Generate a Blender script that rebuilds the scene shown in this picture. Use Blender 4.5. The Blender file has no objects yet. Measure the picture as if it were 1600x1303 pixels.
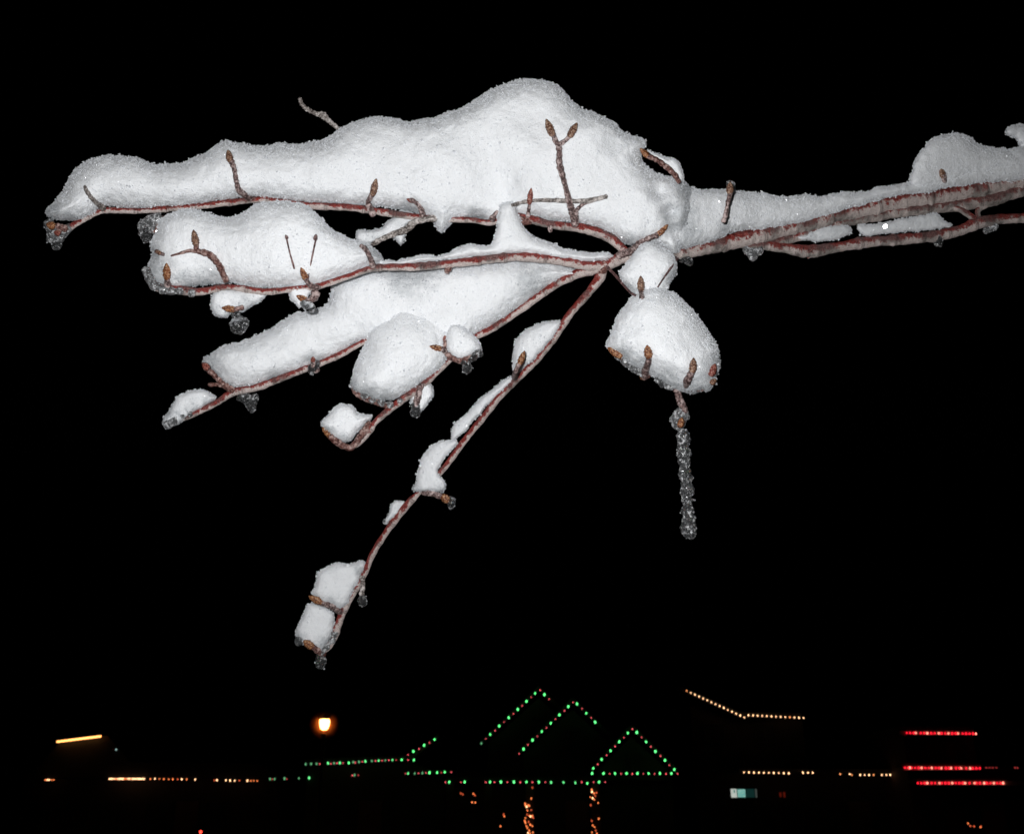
import bpy, math, random
import numpy as np
from mathutils import Vector, Matrix
R = math.radians
random.seed(7)
rng = np.random.default_rng(11)
scene = bpy.context.scene
col = scene.collection

# ------------------------------------------------------------------ camera, night sky, flash
EYE = np.array([0.0, 0.0, 1.6])
F = 1570.0                      # focal length in photo pixels (1600 wide)
PITCH = R(21.5)
RIGHT = np.array([1.0, 0, 0])
FWD = np.array([0, math.cos(PITCH), math.sin(PITCH)])
UP = np.array([0, -math.sin(PITCH), math.cos(PITCH)])
D0 = 0.5                        # metres to the branch hub
cam_d = bpy.data.cameras.new('camera')
cam = bpy.data.objects.new('camera', cam_d)
col.objects.link(cam)
cam.location = EYE
cam.rotation_euler = (math.pi / 2 + PITCH, 0, 0)
cam_d.sensor_width = 36
cam_d.lens = 36 * F / 1600
cam_d.clip_start = 0.05
cam_d.clip_end = 2000
cam_d.dof.use_dof = True
cam_d.dof.focus_distance = 0.5
cam_d.dof.aperture_fstop = 34
scene.camera = cam

w = bpy.data.worlds.new('World')
scene.world = w
w.use_nodes = True
nt = w.node_tree
sky = nt.nodes.new('ShaderNodeTexSky')
sky.sky_type = 'NISHITA'
sky.sun_disc = False
sky.sun_elevation = R(-9)
sky.sun_rotation = R(200)
nt.links.new(sky.outputs[0], nt.nodes['Background'].inputs[0])
nt.nodes['Background'].inputs[1].default_value = 0.05

fl = bpy.data.lights.new('camera_flash', 'POINT')     # the camera's own flash, beside the lens
fl.energy = 9.4
fl.shadow_soft_size = 0.006
fl.color = (0.985, 0.99, 1.0)
flo = bpy.data.objects.new('camera_flash', fl)
col.objects.link(flo)
flo.location = EYE + (-0.022) * RIGHT + 0.020 * UP - 0.0 * FWD

scene.view_settings.view_transform = 'Standard'
scene.view_settings.look = 'None'
scene.view_settings.exposure = 0
scene.view_settings.gamma = 1
scene.cycles.use_denoising = True
scene.cycles.max_bounces = 10
scene.cycles.transmission_bounces = 8
scene.cycles.transparent_max_bounces = 8
scene.cycles.sample_clamp_indirect = 4
scene.cycles.caustics_refractive = False

# ------------------------------------------------------------------ helpers
def W(p):
    """(x, y, z) in photo pixels at the hub's distance, z = pixels away -> world metres"""
    p = np.atleast_2d(np.asarray(p, float))
    z = np.where(p[:, 2] > 100, 100 + (p[:, 2] - 100) * 0.75, p[:, 2])   # the limbs recede gently
    d = D0 + z * (D0 / F)
    return EYE + d[:, None] * (((p[:, 0] - 800) / F)[:, None] * RIGHT - ((p[:, 1] - 651.5) / F)[:, None] * UP + FWD)

def at(px, py, Y):
    r = (px - 800) / F * RIGHT - (py - 651.5) / F * UP + FWD
    return EYE + r * (Y / r[1])

def tag(o, label=None, cat=None, group=None, kind=None):
    if label: o['label'] = label
    if cat: o['category'] = cat
    if group: o['group'] = group
    if kind: o['kind'] = kind
    return o

def world_loc(o):
    v = Vector(o.location)
    while o.parent:
        o = o.parent
        v += o.location
    return v

def empty(name, loc, parent=None):
    o = bpy.data.objects.new(name, None)
    o.empty_display_size = 0.02
    col.objects.link(o)
    if parent is not None:
        o.parent = parent
        o.location = Vector(loc) - world_loc(parent)
    else:
        o.location = loc
    return o

def mesh_obj(name, verts, polys, mats, parent=None, attrs=None, smooth=True, mat_idx=None, smooth_arr=None, origin=None):
    """verts (n,3) world; polys: list of int arrays (m,k)"""
    verts = np.asarray(verts, float)
    org = verts.mean(0) if origin is None else np.asarray(origin, float)
    me = bpy.data.meshes.new(name)
    me.vertices.add(len(verts))
    me.vertices.foreach_set('co', (verts - org).astype(np.float32).ravel())
    tot = np.concatenate([np.full(len(p), p.shape[1], np.int32) for p in polys])
    loops = np.concatenate([p.ravel() for p in polys]).astype(np.int32)
    me.loops.add(len(loops))
    me.loops.foreach_set('vertex_index', loops)
    me.polygons.add(len(tot))
    st = np.zeros(len(tot), np.int32)
    st[1:] = np.cumsum(tot)[:-1]
    me.polygons.foreach_set('loop_start', st)
    me.polygons.foreach_set('loop_total', tot)
    if smooth_arr is None: smooth_arr = np.full(len(tot), smooth, bool)
    me.polygons.foreach_set('use_smooth', smooth_arr)
    if mat_idx is not None: me.polygons.foreach_set('material_index', mat_idx.astype(np.int32))
    if attrs:
        for k, a in attrs.items():
            at_ = me.attributes.new(k, 'FLOAT', 'POINT')
            at_.data.foreach_set('value', np.asarray(a, np.float32))
    for m in (mats if isinstance(mats, (list, tuple)) else [mats]): me.materials.append(m)
    me.update(calc_edges=True)
    me.validate()
    o = bpy.data.objects.new(name, me)
    col.objects.link(o)
    if parent is not None:
        o.parent = parent
        o.location = Vector(org) - world_loc(parent)
    else:
        o.location = org
    return o

# ------------------------------------------------------------------ materials
def nmat(name):
    m = bpy.data.materials.new(name)
    m.use_nodes = True
    n = m.node_tree
    b = n.nodes['Principled BSDF']
    return m, n, b

def noise(n, scale, detail=4, rough=0.6, coord='Object'):
    tc = n.nodes.new('ShaderNodeTexCoord')
    t = n.nodes.new('ShaderNodeTexNoise')
    t.inputs['Scale'].default_value = scale
    t.inputs['Detail'].default_value = detail
    t.inputs['Roughness'].default_value = rough
    n.links.new(tc.outputs[coord], t.inputs['Vector'])
    return t.outputs['Fac']

def ramp(n, fac, stops):
    r = n.nodes.new('ShaderNodeValToRGB')
    e = r.color_ramp.elements
    while len(e) < len(stops): e.new(0.5)
    for el, (p, c) in zip(e, stops):
        el.position = p
        el.color = c if len(c) == 4 else (*c, 1)
    n.links.new(fac, r.inputs[0])
    return r.outputs[0]

def attr(n, name):
    a = n.nodes.new('ShaderNodeAttribute')
    a.attribute_name = name
    return a.outputs['Fac']

def math_(n, op, a, b=None, c=None, clamp=False):
    m = n.nodes.new('ShaderNodeMath')
    m.operation = op
    m.use_clamp = clamp
    for i, v in enumerate((a, b, c)):
        if v is None: continue
        if isinstance(v, (int, float)): m.inputs[i].default_value = v
        else: n.links.new(v, m.inputs[i])
    return m.outputs[0]

def mixc(n, fac, a, b):
    m = n.nodes.new('ShaderNodeMix')
    m.data_type = 'RGBA'
    for s, v in ((m.inputs[0], fac), (m.inputs[6], a), (m.inputs[7], b)):
        if isinstance(v, (int, float)): s.default_value = v
        elif isinstance(v, tuple): s.default_value = (*v, 1) if len(v) == 3 else v
        else: n.links.new(v, s)
    return m.outputs[2]

def bump(n, b, h, strength, dist):
    bn = n.nodes.new('ShaderNodeBump')
    bn.inputs['Strength'].default_value = strength
    bn.inputs['Distance'].default_value = dist
    n.links.new(h, bn.inputs['Height'])
    n.links.new(bn.outputs[0], b.inputs['Normal'])

# snow
SNOW, n, b = nmat('snow')
ice = attr(n, 'ice')
fine = noise(n, 1500, 2, 0.7)
mid = noise(n, 260, 3, 0.6)
icef = math_(n, 'MULTIPLY', math_(n, 'SMOOTHSTEP' if False else 'ADD', ice, math_(n, 'MULTIPLY', math_(n, 'SUBTRACT', mid, 0.52), 3.2)), math_(n, 'MULTIPLY', ice, 1.4, clamp=True), clamp=True)
base = mixc(n, fine, (0.895, 0.91, 0.92), (0.93, 0.935, 0.945))
base = mixc(n, icef, base, (0.66, 0.68, 0.695))
n.links.new(base, b.inputs['Base Color'])
n.links.new(math_(n, 'SUBTRACT', 0.6, math_(n, 'MULTIPLY', icef, 0.35)), b.inputs['Roughness'])
b.inputs['Specular IOR Level'].default_value = 0.3
b.inputs['Subsurface Weight'].default_value = 0.0
b.inputs['Subsurface Radius'].default_value = (1.0, 1.0, 1.0)
b.inputs['Subsurface Scale'].default_value = 0.0016
bump(n, b, math_(n, 'ADD', fine, math_(n, 'MULTIPLY', mid, 0.4)), 0.8, 0.0006)
# snow crystals
CRYST, n, b = nmat('snow_crystal')
ice = attr(n, 'ice')
b.inputs['Roughness'].default_value = 0.15
cc = mixc(n, ice, (0.93, 0.945, 0.965), (0.60, 0.62, 0.64))
n.links.new(cc, b.inputs['Base Color'])
b.inputs['Specular IOR Level'].default_value = 0.6
tl = n.nodes.new('ShaderNodeBsdfTranslucent')
n.links.new(cc, tl.inputs['Color'])
mx = n.nodes.new('ShaderNodeMixShader'); mx.inputs[0].default_value = 0.40
n.links.new(b.outputs[0], mx.inputs[1]); n.links.new(tl.outputs[0], mx.inputs[2])
n.links.new(mx.outputs[0], n.nodes['Material Output'].inputs['Surface'])

# bark: pale crust below, red streak above
def sharp(n, fac, lo, hi):
    return math_(n, 'MULTIPLY', math_(n, 'SUBTRACT', fac, lo), 1.0 / (hi - lo), clamp=True)
def bark(name, red_bias, grey):
    m, n, b = nmat(name)
    up = attr(n, 'up')
    n1 = noise(n, 330, 5, 0.7)
    n2 = noise(n, 1500, 3, 0.7)
    n3 = noise(n, 55, 3, 0.6)
    e = math_(n, 'ADD', up, math_(n, 'MULTIPLY', math_(n, 'SUBTRACT', n1, 0.5), 3.6))
    e = math_(n, 'ADD', e, math_(n, 'MULTIPLY', math_(n, 'SUBTRACT', n2, 0.5), 1.6))
    e = math_(n, 'ADD', e, math_(n, 'MULTIPLY', math_(n, 'SUBTRACT', n3, 0.5), 2.2))
    f = sharp(n, e, -0.08 - red_bias, 0.10 - red_bias)
    pale = ramp(n, n2, [(0.33, (0.24, 0.16, 0.14)), (0.40, (0.60, 0.49, 0.45)), (0.56, (0.76, 0.66, 0.62)), (0.70, (0.48, 0.36, 0.32))])
    greyc = ramp(n, n1, [(0.42, (0.07, 0.055, 0.05)), (0.50, (0.26, 0.235, 0.21)), (0.60, (0.45, 0.42, 0.38))])
    gf = sharp(n, n3, 0.56 - grey, 0.66 - grey)
    pale = mixc(n, math_(n, 'MULTIPLY', gf, 0.8), pale, greyc)
    red = ramp(n, n2, [(0.38, (0.03, 0.010, 0.009)), (0.46, (0.22, 0.018, 0.014)), (0.56, (0.37, 0.036, 0.024)), (0.66, (0.42, 0.22, 0.19))])
    redg = mixc(n, math_(n, 'MULTIPLY', gf, 0.7), red, ramp(n, n2, [(0.42, (0.05, 0.03, 0.028)), (0.58, (0.27, 0.20, 0.185))]))
    c = mixc(n, f, pale, redg)
    crack = sharp(n, noise(n, 620, 5, 0.85), 0.585, 0.64)
    c = mixc(n, math_(n, 'MULTIPLY', crack, 0.8), c, (0.035, 0.02, 0.018))
    c = mixc(n, math_(n, 'MULTIPLY', attr(n, 'ring'), 0.75), c, (0.06, 0.035, 0.03))
    n.links.new(c, b.inputs['Base Color'])
    b.inputs['Roughness'].default_value = 0.32
    bump(n, b, math_(n, 'ADD', n2, math_(n, 'MULTIPLY', n1, 1.5)), 1.0, 0.0009)
    return m
BARK = bark('red_and_pale_bark', 0.0, 0.0)
BARKM = bark('cracked_red_grey_bark', -0.05, 0.07)
BARKG = bark('grey_streaked_bark', -0.05, 0.12)

def twigmat(name, c1, c2, c3):
    m, n, b = nmat(name)
    ring = attr(n, 'ring')
    n1 = noise(n, 900, 4, 0.75)
    c = ramp(n, n1, [(0.40, tuple(x * 0.45 for x in c1)), (0.46, c1), (0.52, c2), (0.60, c3)])
    c = mixc(n, sharp(n, noise(n, 330, 3, 0.6), 0.53, 0.60), c, tuple(min(1, x * 1.25 + 0.05) for x in c3))
    c = mixc(n, math_(n, 'MULTIPLY', ring, 0.6), c, tuple(x * 0.3 for x in c1))
    n.links.new(c, b.inputs['Base Color'])
    b.inputs['Roughness'].default_value = 0.3
    bump(n, b, n1, 1.0, 0.0009)
    return m
TWIG = twigmat('twig_bark', (0.10, 0.055, 0.05), (0.23, 0.14, 0.13), (0.46, 0.35, 0.33))
TWIGR = twigmat('red_twig_bark', (0.11, 0.035, 0.028), (0.22, 0.09, 0.07), (0.36, 0.23, 0.20))
TWIGG = twigmat('grey_twig_bark', (0.16, 0.13, 0.115), (0.33, 0.29, 0.265), (0.55, 0.50, 0.47))
STEM = twigmat('thin_stem', (0.07, 0.03, 0.03), (0.13, 0.05, 0.05), (0.22, 0.12, 0.11))

def budmat(name, c1, c2, c3):
    m, n, b = nmat(name)
    n1 = noise(n, 1000, 4, 0.75)
    c = ramp(n, n1, [(0.41, c1), (0.50, c2), (0.60, c3)])
    c = mixc(n, attr(n, 'ring'), c, (0.09, 0.035, 0.02))
    n.links.new(c, b.inputs['Base Color'])
    b.inputs['Roughness'].default_value = 0.25
    bump(n, b, n1, 0.8, 0.0006)
    return m
BUD = budmat('brown_bud', (0.07, 0.03, 0.022), (0.25, 0.12, 0.07), (0.50, 0.36, 0.26))
BUDO = budmat('orange_bud', (0.07, 0.022, 0.012), (0.32, 0.10, 0.03), (0.58, 0.38, 0.22))
BUDR = budmat('red_bud', (0.10, 0.02, 0.02), (0.30, 0.07, 0.05), (0.48, 0.26, 0.2))

# ice
def icemat(name, frost, amt, floor):
    m, n, b = nmat(name)
    b.inputs['Transmission Weight'].default_value = 1.0
    b.inputs['IOR'].default_value = 1.33
    b.inputs['Base Color'].default_value = (0.98, 0.99, 1, 1)
    b.inputs['Roughness'].default_value = 0.07
    n1 = noise(n, 430, 3, 0.6)
    bump(n, b, n1, 0.8, 0.0009)
    d = n.nodes.new('ShaderNodeBsdfPrincipled')
    d.inputs['Base Color'].default_value = (0.8, 0.81, 0.82, 1)
    d.inputs['Roughness'].default_value = 0.2
    bump(n, d, n1, 0.6, 0.0009)
    n2 = noise(n, 520, 4, 0.75)
    f = math_(n, 'MULTIPLY', math_(n, 'SUBTRACT', n2, 0.62 - frost), 9.0, clamp=True)
    f = math_(n, 'ADD', math_(n, 'MULTIPLY', f, amt), floor)
    mx = n.nodes.new('ShaderNodeMixShader')
    n.links.new(f, mx.inputs[0])
    n.links.new(b.outputs[0], mx.inputs[1])
    n.links.new(d.outputs[0], mx.inputs[2])
    n.links.new(mx.outputs[0], n.nodes['Material Output'].inputs['Surface'])
    return m
ICE = icemat('clear_ice', 0.07, 0.65, 0.03)
ICEF = icemat('frosted_ice', 0.13, 0.60, 0.10)

def flat(name, c, rough=0.8, metal=0):
    m, n, b = nmat(name)
    n1 = noise(n, 3, 5, 0.6)
    n.links.new(ramp(n, n1, [(0.3, tuple(x * 0.75 for x in c)), (0.7, c)]), b.inputs['Base Color'])
    b.inputs['Roughness'].default_value = rough
    b.inputs['Metallic'].default_value = metal
    return m
def emit(name, c, s):
    m, n, b = nmat(name)
    b.inputs['Base Color'].default_value = (*c, 1)
    b.inputs['Emission Color'].default_value = (*c, 1)
    b.inputs['Emission Strength'].default_value = s
    return m

# ------------------------------------------------------------------ numeric tools
def vnoise(shape, spacing, seed, per=1.0):
    """smooth 3-D value noise in about -1..1 on a grid"""
    g = np.random.default_rng(seed)
    lat = g.uniform(-1, 1, [int(s / spacing) + 3 for s in shape]).astype(np.float32)
    out = lat
    for ax, s in enumerate(shape):
        u = np.arange(s) / spacing
        i = u.astype(int)
        f = (u - i).astype(np.float32)
        f = f * f * (3 - 2 * f)
        sh = [1, 1, 1]; sh[ax] = s
        f = f.reshape(sh)
        out = np.take(out, i, ax) * (1 - f) + np.take(out, i + 1, ax) * f
    return out

def crom(P, step, closed=False):
    P = np.asarray(P, float)
    n = len(P)
    out = []
    segs = n if closed else n - 1
    for i in range(segs):
        if closed:
            p0, p1, p2, p3 = P[(i - 1) % n], P[i], P[(i + 1) % n], P[(i + 2) % n]
        else:
            p1, p2 = P[i], P[i + 1]
            p0 = P[i - 1] if i > 0 else 2 * p1 - p2
            p3 = P[i + 2] if i + 2 < n else 2 * p2 - p1
        L = np.linalg.norm((p2 - p1)[:2])
        k = max(1, int(math.ceil(L / step)))
        t = np.arange(k)[:, None] / k
        # tension-limited tangents
        a1 = (p2 - p0) * 0.5; a2 = (p3 - p1) * 0.5
        m = max(np.linalg.norm((p2 - p1)), 1e-6)
        for a in (a1, a2):
            l = np.linalg.norm(a)
            if l > m: a *= m / l
        h = (2 * t**3 - 3 * t**2 + 1) * p1 + (t**3 - 2 * t**2 + t) * a1 + (-2 * t**3 + 3 * t**2) * p2 + (t**3 - t**2) * a2
        out.append(h)
    if not closed: out.append(P[-1:])
    return np.concatenate(out)

def poly_sdf(X, Y, P):
    """signed distance (positive inside) of grid points to closed polygon"""
    X = X.astype(np.float32); Y = Y.astype(np.float32)
    d2 = np.full(X.shape, 1e12, np.float32)
    ins = np.zeros(X.shape, bool)
    for a, b_ in zip(P, np.roll(P, -1, 0)):
        ex, ey = b_ - a
        wx = X - a[0]; wy = Y - a[1]
        t = np.clip((wx * ex + wy * ey) / max(ex * ex + ey * ey, 1e-9), 0, 1)
        d2 = np.minimum(d2, (wx - ex * t)**2 + (wy - ey * t)**2)
        if ey != 0:
            c = ((a[1] > Y) != (b_[1] > Y)) & (X < ex * (Y - a[1]) / ey + a[0])
            ins ^= c
    d = np.sqrt(d2)
    return np.where(ins, d, -d)

CORN = [(i, j, k) for i in (0, 1) for j in (0, 1) for k in (0, 1)]
EDG = [(a, b) for a in CORN for b in CORN if a < b and sum(abs(x - y) for x, y in zip(a, b)) == 1]
def surfnet(Fd):
    S = Fd > 0
    nx, ny, nz = Fd.shape
    c = [S[i:nx - 1 + i, j:ny - 1 + j, k:nz - 1 + k] for i, j, k in CORN]
    cnt = sum(x.astype(np.int8) for x in c)
    I, J, K = np.nonzero((cnt > 0) & (cnt < 8))
    acc = np.zeros((len(I), 3), np.float32); num = np.zeros(len(I), np.float32)
    for a, b_ in EDG:
        fa = Fd[I + a[0], J + a[1], K + a[2]]; fb = Fd[I + b_[0], J + b_[1], K + b_[2]]
        m = (fa > 0) != (fb > 0)
        t = np.where(m, fa / np.where(m, fa - fb, 1), 0)[:, None]
        p = np.array(a, np.float32) + t * (np.array(b_, np.float32) - np.array(a, np.float32))
        acc += p * m[:, None]; num += m
    V = acc / num[:, None] + np.stack([I, J, K], 1)
    idm = np.full((nx - 1, ny - 1, nz - 1), -1, np.int32)
    idm[I, J, K] = np.arange(len(I))
    Q = []
    for ax in range(3):
        o = [0, 0, 0]; o[ax] = 1
        A = S[:nx - o[0], :ny - o[1], :nz - o[2]]; B = S[o[0]:, o[1]:, o[2]:]
        i, j, k = np.nonzero(A != B)
        u, v = (ax + 1) % 3, (ax + 2) % 3
        idx = np.stack([i, j, k], 1)
        ok = (idx[:, u] > 0) & (idx[:, v] > 0)
        idx = idx[ok]
        s = A[idx[:, 0], idx[:, 1], idx[:, 2]]
        def cell(du, dv):
            q = idx.copy(); q[:, u] -= du; q[:, v] -= dv
            return idm[q[:, 0], q[:, 1], q[:, 2]]
        q = np.stack([cell(1, 1), cell(0, 1), cell(0, 0), cell(1, 0)], 1)
        q[~s] = q[~s][:, ::-1]
        Q.append(q)
    return V, np.concatenate(Q)

def vnormals(V, Q):
    nrm = np.zeros_like(V)
    fn = np.cross(V[Q[:, 2]] - V[Q[:, 0]], V[Q[:, 3]] - V[Q[:, 1]])
    for k in range(4):
        for a in range(3): nrm[:, a] += np.bincount(Q[:, k], fn[:, a], len(V))
    return nrm / np.maximum(np.linalg.norm(nrm, axis=1, keepdims=True), 1e-9)

def crystals(P, N, size):
    """irregular octahedra standing on points P"""
    m = len(P)
    q = rng.normal(size=(m, 3, 3))
    a = q[:, 0]; a /= np.linalg.norm(a, axis=1, keepdims=True)
    bb = np.cross(a, q[:, 1]); bb /= np.linalg.norm(bb, axis=1, keepdims=True)
    c = np.cross(a, bb)
    s = size[:, None]
    k = rng.uniform(0.45, 1.5, (m, 6, 1))
    base = np.stack([a, -a, bb, -bb, c, -c], 1) * k * s[:, None]
    P = P + N * np.where(rng.random((m, 1)) < 0.12, s * 0.9, 0)
    V = (P + N * s * 0.35)[:, None] + base
    T = np.array([[0, 2, 4], [2, 1, 4], [1, 3, 4], [3, 0, 4], [2, 0, 5], [1, 2, 5], [3, 1, 5], [0, 3, 5]])
    return V.reshape(-1, 3), (T[None] + (np.arange(m) * 6)[:, None, None]).reshape(-1, 3)

SURF = []     # callables giving the front of each snow mound, for twigs lying on it
def snow(name, label, pts, z0, H, Rb, step=2.0, icy=(), seed=1, cat='snow', group=None, rough=1.0, lumps=1.0, grain=1.0, iceb=0.0, hmap=(), ytilt=None):
    """pts: outline in photo pixels; z0: depth, number or [(x, z), ...]; H half thickness; Rb bevel width"""
    P = crom([(x, y) for x, y in pts], 5, closed=True)
    x0, y0 = P.min(0) - 8; x1, y1 = P.max(0) + 8
    xs = np.arange(x0, x1, step); ys = np.arange(y0, y1, step)
    X, Y = np.meshgrid(xs, ys, indexing='ij')
    s = poly_sdf(X, Y, P)
    s = s + vnoise((len(xs), len(ys), 2), 13 / step, seed + 71)[:, :, 0] * 1.5 + vnoise((len(xs), len(ys), 2), 6 / step, seed + 72)[:, :, 0] * 1.0
    zf = (lambda x: np.full(np.shape(x), float(z0))) if isinstance(z0, (int, float)) else (lambda x: np.interp(x, [a for a, _ in z0], [c for _, c in z0]))
    gl_ = np.random.default_rng(seed + 400)
    ln = np.zeros(X.shape)
    for _ in range(int(max(4, (x1 - x0) * (y1 - y0) / 1500))):
        cx, cy, cr = gl_.uniform(x0, x1), gl_.uniform(y0, y1), gl_.uniform(13, 42)
        ex = gl_.uniform(0.6, 1.6); th = gl_.uniform(0, 3.14)
        dx = (X - cx) * math.cos(th) + (Y - cy) * math.sin(th); dy = (Y - cy) * math.cos(th) - (X - cx) * math.sin(th)
        ln += gl_.uniform(-1, 1) * 0.085 * lumps * (cr / 30) * np.exp(-((dx * ex)**2 + (dy / ex)**2) / cr**2)
    Hm = H * (1 + ln)
    for hx, hy, hr, ha in hmap:
        Hm = Hm * (1 + ha * np.exp(-((X - hx)**2 + (Y - hy)**2) / hr**2))
    u = np.clip(s / Rb, -1, 1)
    h = np.where(u >= 0, Hm * np.sqrt(np.clip(1 - np.clip(1 - u, 0, 2)**3.4, 0, 1)), u * Hm * 1.2)
    zc = zf(X)
    if ytilt: zc = zc + np.interp(Y, [q[0] for q in ytilt], [q[1] for q in ytilt])
    zs = np.arange((zc - h).min() - 8, (zc + h).max() + 8, step)
    Fd = (h[:, :, None] - np.abs(zs[None, None, :] - zc[:, :, None])).astype(np.float32)
    Fd = np.minimum(Fd, s[:, :, None] * 1.6)
    sh = Fd.shape
    Fd += vnoise(sh, 13 / step, seed + 8) * 0.9 * rough + vnoise(sh, 7 / step, seed + 9) * 0.6 * rough + vnoise(sh, max(2.2, 4 / step), seed + 12) * 0.7 * rough + np.random.default_rng(seed).uniform(-.25, .25, sh).astype(np.float32) * rough
    Fd[0] = Fd[-1] = -5; Fd[:, 0] = Fd[:, -1] = -5; Fd[:, :, 0] = Fd[:, :, -1] = -5
    V, Q = surfnet(Fd)
    V = V * step + np.array([xs[0], ys[0], zs[0]])
    N = vnormals(V, Q)
    V = V + N * rng.uniform(-0.3, 0.3, (len(V), 1))
    def icef(p):
        v = np.full(len(p), iceb)
        for cx, cy, cr in icy:
            v = np.maximum(v, np.clip(1.35 - 1.35 * np.hypot(p[:, 0] - cx, p[:, 1] - cy) / cr, 0, 1))
        return v
    # fine grain everywhere, coarser crystals on the tops and rims
    nf = int(len(V) * step * step / 6.5 * grain)
    pf = rng.integers(0, len(V), nf)
    sf = np.clip(rng.lognormal(math.log(0.50), 0.35, nf), 0.25, 1.1)
    wgt = 0.12 + np.clip(-N[:, 1] - 0.35, 0, 1) * 0.8 + 0.3 * (np.abs(N[:, 2]) < 0.4)
    nc = int(len(V) * step * step / 22.0 * grain)
    pc = rng.choice(len(V), nc, p=wgt / wgt.sum())
    sc_ = np.clip(rng.lognormal(math.log(0.8), 0.45, nc), 0.3, 2.3)
    pick = np.concatenate([pf, pc]); size = np.concatenate([sf, sc_]); ng = nf + nc
    gv, gt = crystals(V[pick] + rng.uniform(-1, 1, (ng, 3)) * step * 0.5, N[pick], size)
    allv = np.concatenate([V, gv])
    polys = [Q, gt + len(V)]
    mi = np.concatenate([np.zeros(len(Q), int), np.ones(len(gt), int)])
    sm = np.arange(len(mi)) < len(Q)
    o = mesh_obj(name, W(allv), polys, [SNOW, CRYST], attrs={'ice': icef(allv)}, mat_idx=mi, smooth_arr=sm)
    tag(o, label, cat, group)
    def front(x, y):
        i = int(round((x - xs[0]) / step)); j = int(round((y - ys[0]) / step))
        if 0 <= i < len(xs) and 0 <= j < len(ys) and s[i, j] > -3:
            return float(zc[i, j] - max(h[i, j], 0))
        return None
    SURF.append(front)
    return o

def front_z(x, y, default):
    v = [f(x, y) for f in SURF]
    v = [a for a in v if a is not None]
    return min([default] + v)

def blob(name, label, spheres, mat, seed=3, step=1.1, soft=2.8, rough=0.75, cat='ice', group=None, attr_ice=None, parent=None):
    """lump grown round (x, y, z, r) balls"""
    sp = np.array(spheres, float)
    lo = (sp[:, :3] - sp[:, 3:]).min(0) - 6; hi = (sp[:, :3] + sp[:, 3:]).max(0) + 6
    ax = [np.arange(lo[k], hi[k], step) for k in range(3)]
    X, Y, Z = np.meshgrid(*ax, indexing='ij')
    acc = np.zeros(X.shape)
    for x, y, z, r in sp:
        acc += np.exp(np.clip((r - np.sqrt((X - x)**2 + (Y - y)**2 + (Z - z)**2)) / soft, -40, 40))
    Fd = (soft * np.log(acc + 1e-12)).astype(np.float32) - soft * 0.2
    Fd += vnoise(Fd.shape, 6 / step, seed) * 2.0 * rough + vnoise(Fd.shape, 3 / step, seed + 2) * 0.6 * rough
    Fd[0] = Fd[-1] = -5; Fd[:, 0] = Fd[:, -1] = -5; Fd[:, :, 0] = Fd[:, :, -1] = -5
    V, Q = surfnet(Fd)
    V = V * step + lo
    N = vnormals(V, Q)
    ng = max(4, int(len(V) * step * step / 60))
    pick = rng.integers(0, len(V), ng)
    gv, gt = crystals(V[pick] - N[pick] * 0.3, N[pick], np.clip(rng.lognormal(math.log(0.6), 0.45, ng), 0.3, 1.4))
    allv = np.concatenate([V, gv])
    mi = (np.arange(len(Q) + len(gt)) >= len(Q)).astype(int)
    o = mesh_obj(name, W(allv), [Q, gt + len(V)], [mat, CRYST], parent=parent, attrs={'ice': np.full(len(allv), 0.15)}, mat_idx=mi, smooth_arr=mi == 0)
    if parent is None: tag(o, label, cat, group)
    return o

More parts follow.
